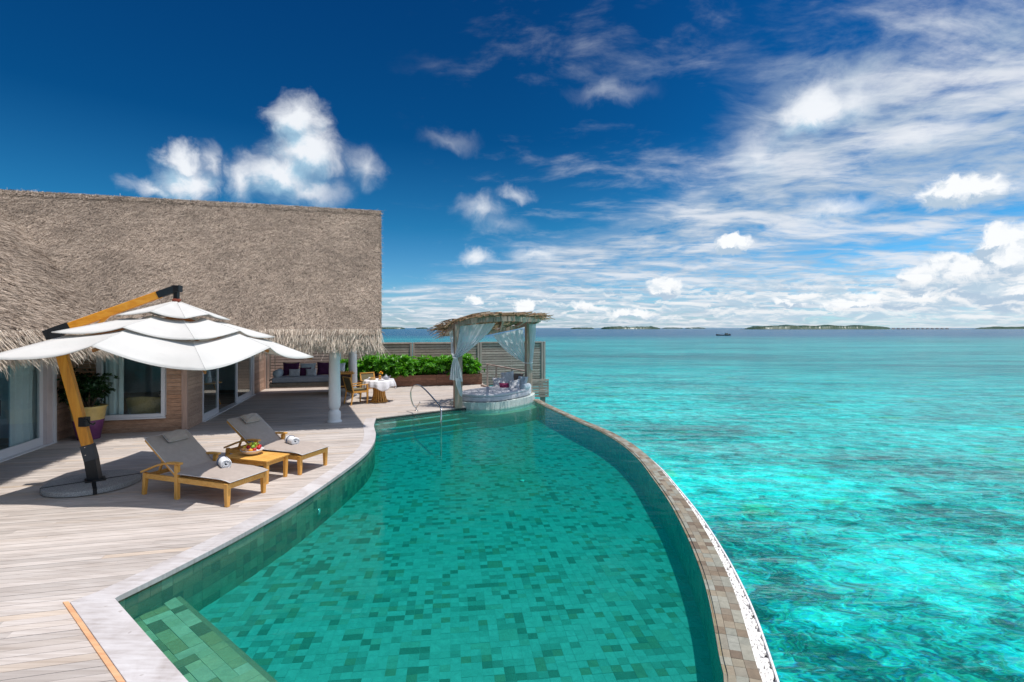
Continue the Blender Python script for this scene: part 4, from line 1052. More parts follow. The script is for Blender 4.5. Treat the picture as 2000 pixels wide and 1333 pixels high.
# round base of four granite segments with gaps of a black steel cross
BC = Vector((-6.64, 8.12)); bang = R(41)
for q in range(4):
    a0 = bang + q*math.pi/2; pts = []; g = .012; r0 = .62
    cx_ = Vector((math.cos(a0+math.pi/4), math.sin(a0+math.pi/4)))*g*1.4
    pts.append(BC+cx_)
    for j in range(15):
        an = a0 + R(1.3) + (math.pi/2-R(2.6))*j/14; pts.append(BC + Vector((math.cos(an), math.sin(an)))*r0)
    UP(MB().prism(pts, .012, .085), 'base_slab', M['granite'], bevel=.008)
cm = MB()
for q in range(2):
    d = Vector((math.cos(bang+q*math.pi/2), math.sin(bang+q*math.pi/2), 0)); c = Vector((BC.x,BC.y,.05)); cm.beam(c-d*.625, c+d*.625, .02 if q == 0 else .05, .078)
UP(cm, 'base_cross', M['black'])

# ================================================================ loungers, side table, fruit
LROT = math.atan2(-.329, .944); LXA = Vector((math.cos(LROT), math.sin(LROT), 0)); LYA = Vector((-math.sin(LROT), math.cos(LROT), 0))
def make_lounger(loc, label):
    r = empty('sun_lounger', loc, LROT); tag(r, label, 'sun lounger', 'sun loungers on the deck under the umbrella')
    W_ = .64; tk, tv = M['teak'], M['teakv']
    for y in (0, W_):
        MB().box((.85,y,.285), (1.62,.035,.075)).obj('side_rail', tk, r, bevel=.004)
        m = MB().beam((1.62,y,.0),(1.62,y,.325),.05,.05,up=(1,0,0),w2=.07,h2=.07); m.obj('leg', tv, r, bevel=.004)
        MB().beam((.66,y,.0),(.66,y,.50),.065,.05,up=(0,1,0)).obj('leg', tv, r, bevel=.004)
        MB().beam((-.02,y,.0),(.02,y,.33),.05,.05,up=(0,1,0),w2=.065,h2=.055).obj('leg', tv, r, bevel=.004)
        arm = MB(); N = 9; rows_t = []
        for i in range(N+1):
            u = i/N; x = -.06+.80*u; z = .335 + .185*math.sin(min(1,u*1.18)*math.pi/2)**1.1; rows_t.append((x, z))
        vs = []
        for x, z in rows_t: vs += [(x,y-.033,z-.012),(x,y+.033,z-.012),(x,y+.033,z+.018),(x,y-.033,z+.018)]
        fs = [(i*4+j, i*4+(j+1)%4, (i+1)*4+(j+1)%4, (i+1)*4+j) for i in range(N) for j in range(4)] + [(3,2,1,0), tuple(N*4+j for j in range(4))]
        me = MB().add(vs, fs).mesh('armrest'); b_ = bmesh.new(); b_.from_mesh(me); bmesh.ops.recalc_face_normals(b_, faces=b_.faces); b_.to_mesh(me); b_.free()
        link('armrest', me, tk, r, bevel=.006)
    MB().box((1.635,W_/2,.285), (.035,W_-.04,.075)).obj('end_rail', tk, r, bevel=.004)
    MB().box((0.03,W_/2,.285), (.03,W_-.04,.06)).obj('end_rail', tk, r, bevel=.004)
    for i in range(9): MB().box((.70+i*.105,W_/2,.315), (.07,W_-.03,.016)).obj('slat', tk, r)
    # raised back: two stiles and slats
    HX, HZ = .60, .325; an = R(37); bx, bz = -math.cos(an), math.sin(an); BL = .80
    for y in (.04, W_-.04): MB().beam((HX,y,HZ),(HX+bx*BL,y,HZ+bz*BL),.03,.04,up=(0,0,1)).obj('back_stile', tk, r)
    for i in range(7):
        p = Vector((HX+bx*(.06+i*.115), W_/2, HZ+bz*(.06+i*.115))); MB().box(p, (.07,W_-.10,.016), Matrix.Rotation(an,3,'Y')).obj('back_slat', tk, r)
    for y in (.10, W_-.10): MB().beam((HX+bx*.42,y,HZ+bz*.42-.02),(.14,y,.29),.025,.03).obj('prop', tk, r)
    # cushion: one bent mattress, rounded at the edges, drooping over the foot
    prof = []
    n1, n2 = 12, 14
    for i in range(n1+1):
        u = i/n1; d = BL*(1-u); prof.append((HX+bx*d+.02, HZ+bz*d, an))
    for i in range(1, n2+1):
        u = i/n2; x = HX+.02+(1.69-HX-.02)*u; prof.append((x, HZ - (.03*max(0,(u-.78)/.22)**2), 0))
    t_ = .082; rows = []
    NW = 12
    for sgn in (1, -1):
        rr = []
        for i, (x, z, a_) in enumerate(prof):
            ue = min(i, len(prof)-1-i)/3.0; ed = min(1, ue)**.5 if ue < 1 else 1
            a2 = a_ if i != n1 else an/2
            nx, nz = math.sin(a2), math.cos(a2)
            row = []
            for j in range(NW+1):
                v = -1+2*j/NW; e = (1-abs(v)**6)**.5*ed; hh = .006 + (t_/2-.006)*e
                y = W_/2 + v*(W_/2-.0+.018)
                off = t_/2+.012 + sgn*hh
                if sgn > 0:
                    off += .004*math.cos(v*9.4)*math.cos(i*1.26)
                row.append((x+nx*off, y, z+nz*off))
            rr.append(row)
        if sgn < 0: rr = rr[::-1]
        rows.append(rr)
    m = MB(); m.grid(rows[0]); m.grid(rows[1]); cu = m.obj('cushion', M['taupe'], r, smooth=True)
    # piping along both long edges and the ends
    ring = []
    for i, (x, z, a_) in enumerate(prof): ring.append((x+math.sin(a_)*(t_/2+.012), -.019, z+math.cos(a_)*(t_/2+.012)))
    ring2 = [(x, W_+.019, z) for x, y, z in ring]
    MB().tube(ring, .006, 6).tube(ring2, .006, 6).tube([ring[-1], ring2[-1]], .006, 6).tube([ring[0], ring2[0]], .006, 6).obj('piping', M['piping'], cu, smooth=True)
    for (d, y) in ((.45,.20),(.45,.44),(.12,.20),(.12,.44)):
        MB().lathe([(.011,0),(.011,.006),(.004,.009)], n=8).obj('button', M['piping'], cu, loc=(HX+bx*d+math.sin(an)*.076+.02, y, HZ+bz*d+math.cos(an)*.076), rot=(0,an,0))
    for (x, y) in ((.95,.20),(.95,.44),(1.32,.20),(1.32,.44)): MB().lathe([(.011,0),(.011,.006),(.004,.009)], n=8).obj('button', M['piping'], cu, loc=(x,y,HZ+.073))
    pm = pillow_mesh(.20, .34, .11, 12); po = link('head_pillow', pm, M['taupe'], r, smooth=True, loc=(HX+bx*.655+math.sin(an)*.128+.02, W_/2+.03, HZ+bz*.655+math.cos(an)*.128), rot=(0,an,0))
    MB().tube([(.094*sx_, .164*sy_, 0) for sx_, sy_ in ((-1,-1),(1,-1),(1,1),(-1,1),(-1,-1))], .004, 6).obj('piping', M['piping'], po, smooth=True)
    return r
lA = make_lounger((-5.51,7.69,0), 'teak sun lounger with taupe cushion beside the umbrella base, nearer the camera')
lB = make_lounger((-3.63-1.51,8.72+.527,0), 'teak sun lounger with taupe cushion on the far side of the fruit table')
def towel(loc, rz, label):
    r = empty('rolled_towel', loc, rz); tag(r, label, 'towel', 'rolled towels on the loungers')
    m = MB(); n = 64; RR = .074; L = .31
    prof = []
    for i in range(n):
        u = i/(n-1); an = u*2*math.pi*3.1; rr = RR*(.22+.78*u); prof.append((rr*math.cos(an), rr*math.sin(an)))
    rows = []
    for k in range(9):
        x = -L/2 + L*k/8; bul = 1 + .04*math.sin(k*1.4); rows.append([(x + .004*math.sin(i*.4+k), p[0]*bul, p[1]*bul+RR) for i, p in enumerate(prof)])
    o = m.grid(rows).obj('towel_roll', M['towel'], r, smooth=True); so = o.modifiers.new('thick', 'SOLIDIFY'); so.thickness = .013; so.offset = 0
    s_ = MB(); 
    for x in (-.045, -.028): s_.tube([(x, (RR+.008)*math.cos(R(a_)), (RR+.008)*math.sin(R(a_))+RR) for a_ in range(-30, 215, 12)], .0035, 5)
    s_.obj('stripe', M['navy'], r)
    f = MB(); f.grid([[( -L/2+.02 + L*.96*i/6, RR*.2+.06*j, .012-.006*j) for i in range(7)] for j in range(2)]); fo = f.obj('loose_end', M['towel'], r); so = fo.modifiers.new('thick','SOLIDIFY'); so.thickness = .01
    return r
def onl(root, x, y, z): return root.location + LXA*x + LYA*y + Vector((0,0,z))
towel(onl(lA,1.08,.42,.400), R(-50), 'rolled white towel with blue stripe on the nearer lounger')
towel(onl(lB,1.10,.38,.400), R(-44), 'rolled white towel with blue stripe on the farther lounger')
st_ = empty('side_table', onl(lA,.90,1.20,0), LROT+R(2)); tag(st_, 'low teak side table with slatted top between the two loungers, under the fruit bowl', 'table')
TL, TW_, TH_ = .92, .52, .38
for x in (-1,1):
    for y in (-1,1): MB().beam((x*(TL/2-.05),y*(TW_/2-.05),0),(x*(TL/2-.045),y*(TW_/2-.045),TH_-.03),.05,.05,up=(1,0,0),w2=.062,h2=.062).obj('leg', M['teakv'], st_, bevel=.004)
    MB().box((x*(TL/2-.03),0,TH_-.012),(.06,TW_,.024)).obj('top_frame', M['teak'], st_, bevel=.004)
    MB().box((x*(TL/2-.055),0,TH_-.065),(.022,TW_-.14,.06)).obj('apron', M['teak'], st_)
for y in (-1,1):
    MB().box((0,y*(TW_/2-.03),TH_-.012),(TL-.124,.06,.024)).obj('top_frame', M['teak'], st_, bevel=.004)
    MB().box((0,y*(TW_/2-.055),TH_-.065),(TL-.14,.022,.06)).obj('apron', M['teak'], st_)
for i in range(10): MB().box((-.36+i*.08,0,TH_-.012),(.073,TW_-.124,.02)).obj('slat', M['teak'], st_, bevel=.003)
bp_ = onl(lA,.78,1.24,.381); bowl = empty('fruit_bowl', bp_); tag(bowl, 'white oval bowl heaped with fruit on the low teak table', 'bowl')
bo = MB().lathe([(.07,0),(.085,.004),(.135,.03),(.17,.068),(.182,.085),(.175,.085),(.16,.066),(.12,.032),(.02,.02)], n=36).obj('dish', M['white'], bowl, smooth=True)
FR = {'grape': ((.28,.38,.03),.016), 'red': ((.50,.02,.02),.030), 'orange': ((.75,.28,.02),.034), 'yellow': ((.75,.50,.04),.030), 'green': ((.25,.42,.04),.032), 'peach': ((.70,.33,.12),.032)}
FM = {k: simple('fruit_'+k, c, .32, .12, 12, .1) for k, (c, r_) in FR.items()}
def fruit(kind, p, r_, sq=(1,1,1), name=None, label=None):
    bm = bmesh.new(); bmesh.ops.create_icosphere(bm, subdivisions=3, radius=r_)
    for v in bm.verts:
        v.co = Vector((v.co.x*sq[0], v.co.y*sq[1], v.co.z*sq[2]))
        d = math.hypot(v.co.x, v.co.y)/r_; v.co.z -= .18*r_*math.exp(-(d*4)**2)*(1 if v.co.z > 0 else -.5)
    me = bpy.data.meshes.new(name); bm.to_mesh(me); bm.free()
    o = link(name, me, FM[kind], None, smooth=True, loc=p, rot=(random.uniform(-.5,.5), random.uniform(-.5,.5), random.random()*6)); tag(o, label, name.replace('_',' ')); return o
FL = [('peach','apricot',-.115,-.075,.085,'pale apricot at the front left of the fruit bowl'),('peach','apricot',-.035,-.125,.080,'pale apricot lowest at the front of the fruit bowl'),
 ('orange','orange',.04,-.125,.085,'small orange at the front rim of the bowl'),('yellow','lemon',-.13,.0,.105,'yellow fruit on the left edge of the bowl'),('yellow','lemon',-.10,.05,.135,'yellow fruit highest on the left of the bowl'),
 ('red','apple',-.05,-.03,.125,'red apple left of the middle of the bowl'),('orange','peach',-.045,.045,.145,'orange peach on top near the back of the bowl'),('green','green_apple',.035,-.045,.13,'green apple in the middle of the bowl'),
 ('red','plum',.085,-.095,.095,'red plum at the front right of the bowl'),('red','plum',.12,-.02,.11,'red plum at the right rim of the bowl'),('red','plum',.10,.05,.12,'red plum at the right, behind the others'),('orange','peach',.0,.10,.115,'orange peach hidden at the back of the bowl'),('yellow','lemon',-.02,.0,.165,'yellow fruit on the very top of the heap')]
for kd, nm, x, y, z, lb in FL: fruit(kd, bp_+Vector((x,y,z)), FR[kd][1]*random.uniform(1.0,1.2), (1,1,.95) if nm != 'lemon' else (1.25,.9,.9), nm, lb)
gr = MB()
for i in range(26):
    c = Vector((.03+random.gauss(0,.025), .01+random.gauss(0,.025), .165+random.uniform(-.02,.02))); gr.lathe([(.004,-.014),(.012,-.008),(.014,0),(.012,.008),(.004,.014)], c, 8)
g_ = gr.obj('grapes', FM['grape'], smooth=True, loc=bp_); tag(g_, 'bunch of green grapes on top of the fruit', 'grapes')

# ================================================================ fence behind the deck
M['rear'] = simple('gap_shade_slat', (.05,.04,.035), .9)  # dark colour of the added backing slats stands for shade in the gaps
fence = empty('slatted_fence', W(1.5,22.95)); tag(fence, 'tall grey fence of horizontal slats closing the far side of the deck', 'fence')
FB = 22.93; posts = [-4.50, -1.62, 1.38, 4.38, 7.42]; FH = 1.86
for i, a in enumerate(posts):
    w = .26 if i in (1,) else .20
    VP(MB().wbox(a-w/2, a-.01, FB-.07, FB+.05, -1.5 if i==4 else -.02, FH).wbox(a+.01, a+w/2, FB-.07, FB+.05, -.02, FH-.0), 'post', M['fencev'], fence, bevel=.004)
for i in range(4):
    a0, a1 = posts[i]+.105, posts[i+1]-.105; z = -.09; kk = 0
    while z < FH-.08:
        mid = (a0+a1)/2
        hgt = .095
        VP(MB().wbox(a0, a1, FB-.014+random.uniform(-.003,.003), FB+.012, z, z+hgt), 'slat', M['fence'], fence); VP(MB().wbox(a0, a1, FB+.052, FB+.07, z-.055, z+.05), 'added_shade_slat', M['rear'], fence)
        z += .1165; kk += 1
    VP(MB().wbox(a0, a1, FB-.05, FB+.03, FH-.06, FH-.0), 'cap_rail', M['fence'], fence, bevel=.003)
    mid = (a0+a1)/2
    for mm in (a0+.9, mid, a1-.9) if False else (mid,): VP(MB().wbox(mid-.02, mid+.02, FB+.013, FB+.05, .0, FH-.06), 'back_batten', M['fencev'], fence)
# low screen at the deck corner, hanging over the water
low = empty('low_slatted_screen', Vector((1.1,20,0))); tag(low, 'low slatted timber screen at the deck corner beside the daybed', 'fence')
def LP(mb, name, m, **k): return VP(mb, name, m, low, **k)
z = -.22
while z < .42:
    LP(MB().box((1.06,20.15,z+.043), (.78,.025,.086), Matrix.Rotation(ROT*.4,3,'Z')), 'slat', M['fence']); z += .104
for x in (.72, 1.08, 1.42): LP(MB().box((x,20.19+.1*(x-1.06),.1), (.05,.05,.66)), 'batten', M['fencev'])
LP(MB().box((1.22,20.35,-.9), (.20,.20,1.9)), 'pile', M['fencev'])
# stair rail going down behind the daybed
sr = empty('stair_handrail', Vector((-.5,20.8,0))); tag(sr, 'timber handrail on posts sloping down the steps behind the daybed', 'handrail')
r0, r1 = Vector((-1.08,21.3,1.00)), Vector((.50,19.35,.86))
VP(MB().beam(r0, r1, .07, .045), 'rail', M['fence'], sr, bevel=.003)
for u in (.04,.28,.68): p = r0.lerp(r1, u); VP(MB().box((p.x,p.y,p.z/2-.1), (.07,.07,p.z+.16)), 'post', M['fencev'], sr, bevel=.003)
VP(MB().beam((-1.30,22.0,.03),(-.55,20.5,.0),.10,.10), 'kerb', M['fence'], sr)

# ================================================================ planters and shrubs
def rosette_mesh(n_ros, rad, hgt, m_leaf, seed, L=(.07,.13), wd=.42, per=9, squash=1.0, name='foliage', zc=0.0, lean=0):
    r2 = np.random.default_rng(seed); P = []; Dv = []; Sd = []; Ln = []
    V = []; F = []
    lobes = [(np.array([r2.uniform(-.55,.55)*rad[0], r2.uniform(-.5,.5)*rad[1], r2.uniform(-.35,.45)*hgt]), r2.uniform(.38,.62)) for _ in range(9)]
    for i in range(n_ros):
        c, s_ = lobes[i % 9]; d = r2.normal(size=3); d /= np.linalg.norm(d); 
        if d[2] < -.45: d[2] *= -1
        rr = r2.random()**.22
        p = c + d*np.array([rad[0], rad[1], hgt])*s_*rr*(1+.35*r2.normal())
        up = d*.7 + np.array([0,0,.75]) + r2.normal(size=3)*.25; up /= np.linalg.norm(up)
        ax = np.cross(up, [0.3,.2,1]); ax /= np.linalg.norm(ax); ay = np.cross(up, ax)
        k = per + r2.integers(-2,3); a0 = r2.random()*6.28; sc_ = r2.uniform(*L)
        for q in range(k):
            an = a0 + q*2.4; el = .15 + .75*(q/k)
            dl = (ax*math.cos(an)+ay*math.sin(an))*math.cos(el)+up*math.sin(el)
            sdv = np.cross(dl, up); sdv /= np.linalg.norm(sdv)+1e-9; nl = np.cross(sdv, dl)
            b0 = p; ln = sc_*r2.uniform(.8,1.15); w = ln*wd
            base = len(V)
            V += [b0, b0+dl*ln*.62+sdv*w*.5+nl*ln*.06, b0+dl*ln*.98-nl*ln*.10, b0+dl*ln*.62-sdv*w*.5+nl*ln*.06]
            F.append((base, base+1, base+2, base+3))
    V = np.array(V); V[:,2] += zc
    return np_mesh(name, V, np.array(F))
plant_lab = ['in the first planter box, half behind the white column', 'behind the breakfast table', 'right of the breakfast table', 'in the middle of the planter row', 'left of the daybed curtain', 'seen through the daybed, last in the row']
pa = -1.65; PW = 1.0
xs = np.linspace(-1.65, 4.38, 7)
for i in range(6):
    a0, a1 = xs[i]+.004, xs[i+1]-.004; c = W((a0+a1)/2, 22.55)
    pl = empty('planter_box', c, ROT); tag(pl, 'dark red-brown plank planter box ' + plant_lab[i], 'planter', 'planter boxes along the fence')
    w = a1-a0
    for z in range(4):
        MB().box((0,-.26,.06+z*.118), (w,.025,.113)).obj('plank', M['planter'], pl)
    MB().box((-w/2+.0135,0.0,.236), (.025,.49,.47)).obj('side_board', M['planter'], pl); MB().box((w/2-.0135,0.0,.236), (.025,.49,.47)).obj('side_board', M['planter'], pl)
    MB().box((0,.26,.236), (w,.025,.47)).obj('back_board', M['planter'], pl)
    MB().box((0,0,.40), (w-.06,.48,.04)).obj('soil', simple('soil_%d' % i, (.04,.025,.015)), pl)
    hh = [1.08,1.12,1.0,.9,1.1,1.16][i]; sh = empty('leafy_shrub', c+Vector((0,-.05,.42)), ROT); tag(sh, 'bright green large-leaved shrub ' + plant_lab[i], 'shrub', 'shrubs in the planter row')
    fo = rosette_mesh(640, (.80,.50), .53, None, 20+i, zc=.30*hh, L=(.10,.19), wd=.36, per=10); o = link('foliage', fo, M['leaf'], sh); tag(o, kind='stuff')
    st2 = MB()
    for k in range(6): a_ = k*1.05; st2.tube([(0.05*math.cos(a_),.05*math.sin(a_),0),(.2*math.cos(a_),.12*math.sin(a_),.22),(.36*math.cos(a_),.2*math.sin(a_),.48)], [.018,.013,.007], 6)
    st2.obj('stems', M['bark'], sh)
# plant in the two-coloured pot beside the window
pc = W(-6.30, 13.55)
pc = Vector((-9.55, 11.55, 0))
pot = empty('planter_pot', pc); tag(pot, 'large tapered pot, purple below and yellow above, by the picture window', 'plant pot')
MB().lathe([(.20,0),(.215,.01),(.285,.43),(.287,.44)], n=36).obj('purple_glaze', simple('purple_glaze', (.17,.05,.15), .25, .25, 6), pot, smooth=True)
MB().lathe([(.287,.44),(.325,.70),(.345,.72),(.345,.75),(.32,.755),(.30,.70)], n=36, cap=False).obj('yellow_glaze', simple('yellow_glaze', (.62,.45,.16), .3, .15, 6), pot, smooth=True)
MB().lathe([(.01,.68),(.30,.69)], n=24, cap=False).obj('soil', simple('soil_pot', (.04,.025,.015)), pot)
pp = empty('potted_shrub', pc+Vector((0,0,.68))); tag(pp, 'dark green shrub with small thick leaves growing in the purple and yellow pot', 'shrub')
o = link('foliage', rosette_mesh(520, (.66,.58), .52, None, 77, L=(.05,.095), wd=.5, per=10, zc=.36), M['leafdark'], pp); tag(o, kind='stuff')
s2 = MB()
for k in range(7): a_ = k*.9; s2.tube([(.04*math.cos(a_),.04*math.sin(a_),0),(.16*math.cos(a_),.15*math.sin(a_),.25),(.38*math.cos(a_),.34*math.sin(a_),.42+.05*(k%3))], [.02,.014,.006], 6)
s2.obj('branches', M['bark'], pp)

# ================================================================ hanging swing sofa
sw = empty('swing_sofa', Vector((-7.65,19.55,.30)), ROT); tag(sw, 'wooden swing sofa with grey mattress hung on ropes before the slatted fence', 'swing sofa')
SL, SD = 2.75, 1.0
MB().box((0,0,.04), (SL-.1,SD-.1,.05)).obj('base', M['swing'], sw)
for y in (-SD/2, SD/2): MB().box((0,y,.09), (SL,.05,.15)).obj('side_rail', M['swing'], sw, bevel=.006)
for x in (-SL/2, SL/2): MB().box((x,0,.09), (.05,SD-.05,.15)).obj('end_rail', M['swing'], sw, bevel=.006); MB().box((x,0,.28), (.05,SD,.05)).obj('arm_rail', M['swing'], sw, bevel=.006)
mtm = MB().box((0,0,.27), (SL-.10,SD-.10,.20)); mtm.obj('mattress', M['greyfab'], sw, bevel=.04)
for x in (-SL/2, SL/2):
    for y in (-SD/2+.03, SD/2-.03): MB().tube([(x,y,.1),(x*.995,y*.9,2.1)], .012, 6).obj('rope', simple('rope', (.42,.36,.27)) if 'rope' not in M else M['rope'], sw)
SWX = Vector((math.cos(ROT), math.sin(ROT), 0)); SWY = Vector((-math.sin(ROT), math.cos(ROT), 0))
def onsw(x, y, z): return sw.location + SWX*x + SWY*y + Vector((0,0,z))
def cushion(loc, rz, w, h, t, m, label, tilt=70, group='cushions on the swing sofa', cat='cushion', name='cushion', roll=0):
    me = pillow_mesh(w, h, t); o = link(name, me, m, None, smooth=True)
    o.location = loc; o.rotation_euler = (Matrix.Rotation(rz,4,'Z') @ Matrix.Rotation(R(tilt),4,'X') @ Matrix.Rotation(roll,4,'Z')).to_euler(); tag(o, label, cat, group); return o
cushion(onsw(-.78,.30,.62), ROT, .60,.52,.18, M['purple'], 'large dark purple cushion at the left of the swing sofa')
cushion(onsw(-.18,.34,.60), ROT, .58,.50,.17, M['bluegrey'], 'large pale grey cushion between the purple ones on the swing')
cushion(onsw(.45,.30,.62), ROT, .60,.52,.18, M['purple'], 'large dark purple cushion beside the white column')
cushion(onsw(-.25,.18,.52), ROT, .42,.34,.13, M['purple'], 'small dark purple cushion between the two small grey ones')
cushion(onsw(-.62,.05,.50), ROT, .40,.30,.13, M['greyfab2'], 'small pale cushion at the left front of the swing sofa')
cushion(onsw(-.02,.05,.50), ROT, .40,.30,.13, M['greyfab2'], 'small pale cushion at the right front of the swing sofa')
cushion(onsw(.95,.28,.60), ROT, .52,.48,.16, M['bluegrey'], 'pale cushion at the right end of the swing sofa')
bl = MB().lathe([(.03,-.42),(.11,-.40),(.145,-.33),(.15,0),(.145,.33),(.11,.40),(.03,.42)], n=20).obj('bolster', M['bluegrey'], smooth=True, loc=onsw(-1.17,0,.50), rot=(R(90),0,ROT)); tag(bl, 'round pale bolster at the left end of the swing sofa', 'bolster')

# ================================================================ breakfast table and chairs
tc = Vector((-4.50,17.35,0)); dt = empty('dining_table', tc); tag(dt, 'round table on a pedestal of curved wooden slats under a white cloth', 'table')
MB().lathe([(.30,0),(.31,.01),(.31,.025),(.28,.03)], n=32).obj('base_ring', M['teak'], dt)
for k in range(18):
    an = k*2*math.pi/18; pts = []
    rows = []
    for i in range(9):
        u = i/8; rr = .26 - .085*math.sin(math.pi*u)**1.0 + .02*u; z = .02+.68*u; aa = an
        e = Vector((math.cos(aa), math.sin(aa), 0)); s = Vector((-e.y, e.x, 0))
        c = e*rr + Vector((0,0,z)); rows.append([c-e*.014-s*.020, c+e*.014-s*.020, c+e*.014+s*.020, c-e*.014+s*.020])
    vs = [v for r_ in rows for v in r_]; fs = [(i*4+j, i*4+(j+1)%4, (i+1)*4+(j+1)%4, (i+1)*4+j) for i in range(8) for j in range(4)]
    MB().add(vs, fs).obj('slat', M['teakv'], dt)
MB().lathe([(.46,.70),(.48,.705),(.48,.735),(.46,.74)], n=40).obj('tabletop', M['teak'], dt)
cl = MB(); rows = []; NA = 120
for i in range(13):
    row = []
    for j in range(NA+1):
        an = j*2*math.pi/NA; 
        if i < 5: rr = .49*i/4; z = .746
        else:
            u = (i-4)/8; sq = .5+.5*math.cos(4*(an-.5)); drop = .20+.13*sq**2; fold = math.sin(an*13+.8*math.sin(an*3))*(.006+.032*u)
            rr = .492 + .03*min(1,u*2) + fold + .03*u*sq; z = .746 - drop*u - .01*(u > 0)
        row.append((rr*math.cos(an), rr*math.sin(an), z))
    rows.append(row)
co = cl.grid(rows).obj('tablecloth', M['linen'], None, smooth=True, loc=tc); so = co.modifiers.new('thick','SOLIDIFY'); so.thickness = .003; tag(co, 'white cloth with scalloped folds draped over the round breakfast table', 'tablecloth')
def dining_chair(loc, rz, label):
    r = empty('dining_chair', loc, rz); tag(r, label, 'chair', 'chairs round the breakfast table'); tk = M['teakv']   # faces +x
    for y in (-.26, .26):
        MB().beam((.24,y,0),(.24,y,.62),.035,.04,up=(0,1,0),w2=.045,h2=.05).obj('leg', tk, r, bevel=.004)
        MB().beam((-.32,y,0),(-.24,y,.44),.04,.035,up=(0,1,0)).obj('leg', tk, r, bevel=.004)
        MB().beam((-.24,y,.42),(-.36,y,.90),.04,.045,up=(0,1,0)).obj('back_stile', tk, r, bevel=.004)
        MB().beam((-.27,y,.62),(.28,y,.645),.05,.028).obj('armrest', tk, r, bevel=.006)
        MB().box((0,y,.41), (.50,.03,.06)).obj('seat_rail', tk, r)
    for x in (-.22,.24): MB().box((x,0,.41), (.03,.50,.06)).obj('seat_rail', tk, r)
    MB().box((.0,0,.465), (.48,.49,.06)).obj('seat_cushion', M['olive'], r, bevel=.015)
    MB().beam((-.245,0,.50),(-.352,0,.87),.48,.016,up=(1,0,0)).obj('back_panel', M['olive'], r)
    MB().beam((-.348,-.28,.885),(-.348,.28,.885),.045,.035).obj('top_rail', tk, r, bevel=.006)
    return r
dining_chair((-5.13,16.93,0), R(42), 'teak dining chair turned away from us, left of the breakfast table')
dining_chair((-4.98,18.15,0), R(-48), 'teak dining chair with olive back behind the breakfast table, facing the camera')
# serving stand with a toothed rack on top
ss_ = empty('serving_stand', Vector((-6.15,18.75,0)), R(12)); tag(ss_, 'narrow wooden serving stand with a toothed rack behind the first column', 'stand')
for x in (-.30,.30):
    for y in (-.2,.2): MB().beam((x,y,0),(x*.9,y*.9,.82),.035,.035).obj('leg', M['teakv'], ss_)
MB().box((0,0,.84), (.72,.48,.035)).obj('top', M['teak'], ss_, bevel=.004)
MB().box((0,0,.38), (.52,.34,.025)).obj('shelf', M['teak'], ss_)
MB().box((0,.08,.60), (.46,.30,.42)).obj('cabinet', M['darkwood'], ss_)
for k in range(9): MB().box((-.30+k*.075,0,.885), (.02,.44,.06)).obj('rack_slat', M['teak'], ss_)
# what stands on the table
def T_(x, y, z=.752): return tc + Vector((x,y,z))
ba = MB(); 
for k in range(5): ba.tube([(.10*math.cos(a_)-.02, -.02+.10*math.sin(a_)*.6, .015+k*.012) for a_ in np.linspace(0,6.28,20)], .008, 6)
b_ = ba.obj('bread_basket', M['rattan'], loc=T_(-.16,-.14), smooth=True); tag(b_, 'small oval bread basket at the front of the breakfast table', 'basket')
FM['bun'] = simple('baked_crust', (.55,.27,.08), .6, .25, 10)
for k, (x, y, lb) in enumerate(((-.05,0,'left'),(.0,.02,'middle'),(.05,-.01,'right'))):
    cr_ = MB().tube([(x-.02,y-.035,.05),(x,y-.015,.075),(x+.005,y+.012,.078),(x-.01,y+.035,.055)], [.010,.022,.022,.008], 10).obj('croissant', FM['bun'], smooth=True, loc=T_(-.18,-.16)); tag(cr_, 'golden croissant, the %s one in the bread basket' % lb, 'croissant')
j = empty('juice_jug', T_(.02,.02)); tag(j, 'glass of orange juice standing in the middle of the breakfast table', 'glass')
MB().lathe([(.030,0),(.045,.01),(.045,.13),(.036,.15)], n=20).obj('juice', simple('orange_juice', (.85,.30,.01), .3), j, smooth=True)
MB().lathe([(.034,0),(.049,.006),(.049,.15),(.040,.19),(.046,.21)], n=20, cap=False).obj('glass_wall', M['glass'], j, smooth=True)
fl_ = empty('flower_vase', T_(.03,.12)); tag(fl_, 'little vase with orange flowers behind the juice on the table', 'vase')
MB().lathe([(.025,0),(.04,.03),(.02,.08),(.024,.10)], n=16).obj('vase_body', M['white'], fl_, smooth=True)
for k in range(7):
    a_ = k*.95; p = Vector((.05*math.cos(a_), .05*math.sin(a_), .19+.03*(k%3))); MB().tube([(0,0,.09), p], .003, 5).obj('stem', M['leaf'], fl_)
    MB().lathe([(.004,-.02),(.026,.0),(.03,.012),(.012,.02)], p, 8).obj('flower', simple('petal_%d' % (k % 2), (.85,.30 if k % 2 else .42,.02), .6) if k < 2 else bpy.data.materials['petal_%d' % (k % 2)], fl_, smooth=True)
tp_ = empty('tea_pot', T_(.24,-.04)); tag(tp_, 'grey metal teapot with spout at the right of the breakfast table', 'teapot')
MB().lathe([(.05,0),(.085,.02),(.095,.07),(.07,.12),(.035,.14),(.03,.155),(.012,.165),(.014,.185),(.004,.19)], n=24).obj('pot_body', simple('pewter', (.30,.30,.34), .35), tp_, smooth=True)
MB().tube([(.08,0,.05),(.13,0,.09),(.15,0,.14)], [.018,.012,.009], 8).obj('spout', bpy.data.materials['pewter'], tp_, smooth=True)
MB().tube([(-.08,0,.11),(-.13,0,.12),(-.13,0,.05),(-.09,0,.03)], .007, 6).obj('handle', bpy.data.materials['pewter'], tp_, smooth=True)
cups = [(-.32,.02,'plate at the left edge of the breakfast table'),(.14,-.26,'plate at the front edge of the breakfast table'),(.34,.16,'plate behind the teapot')]
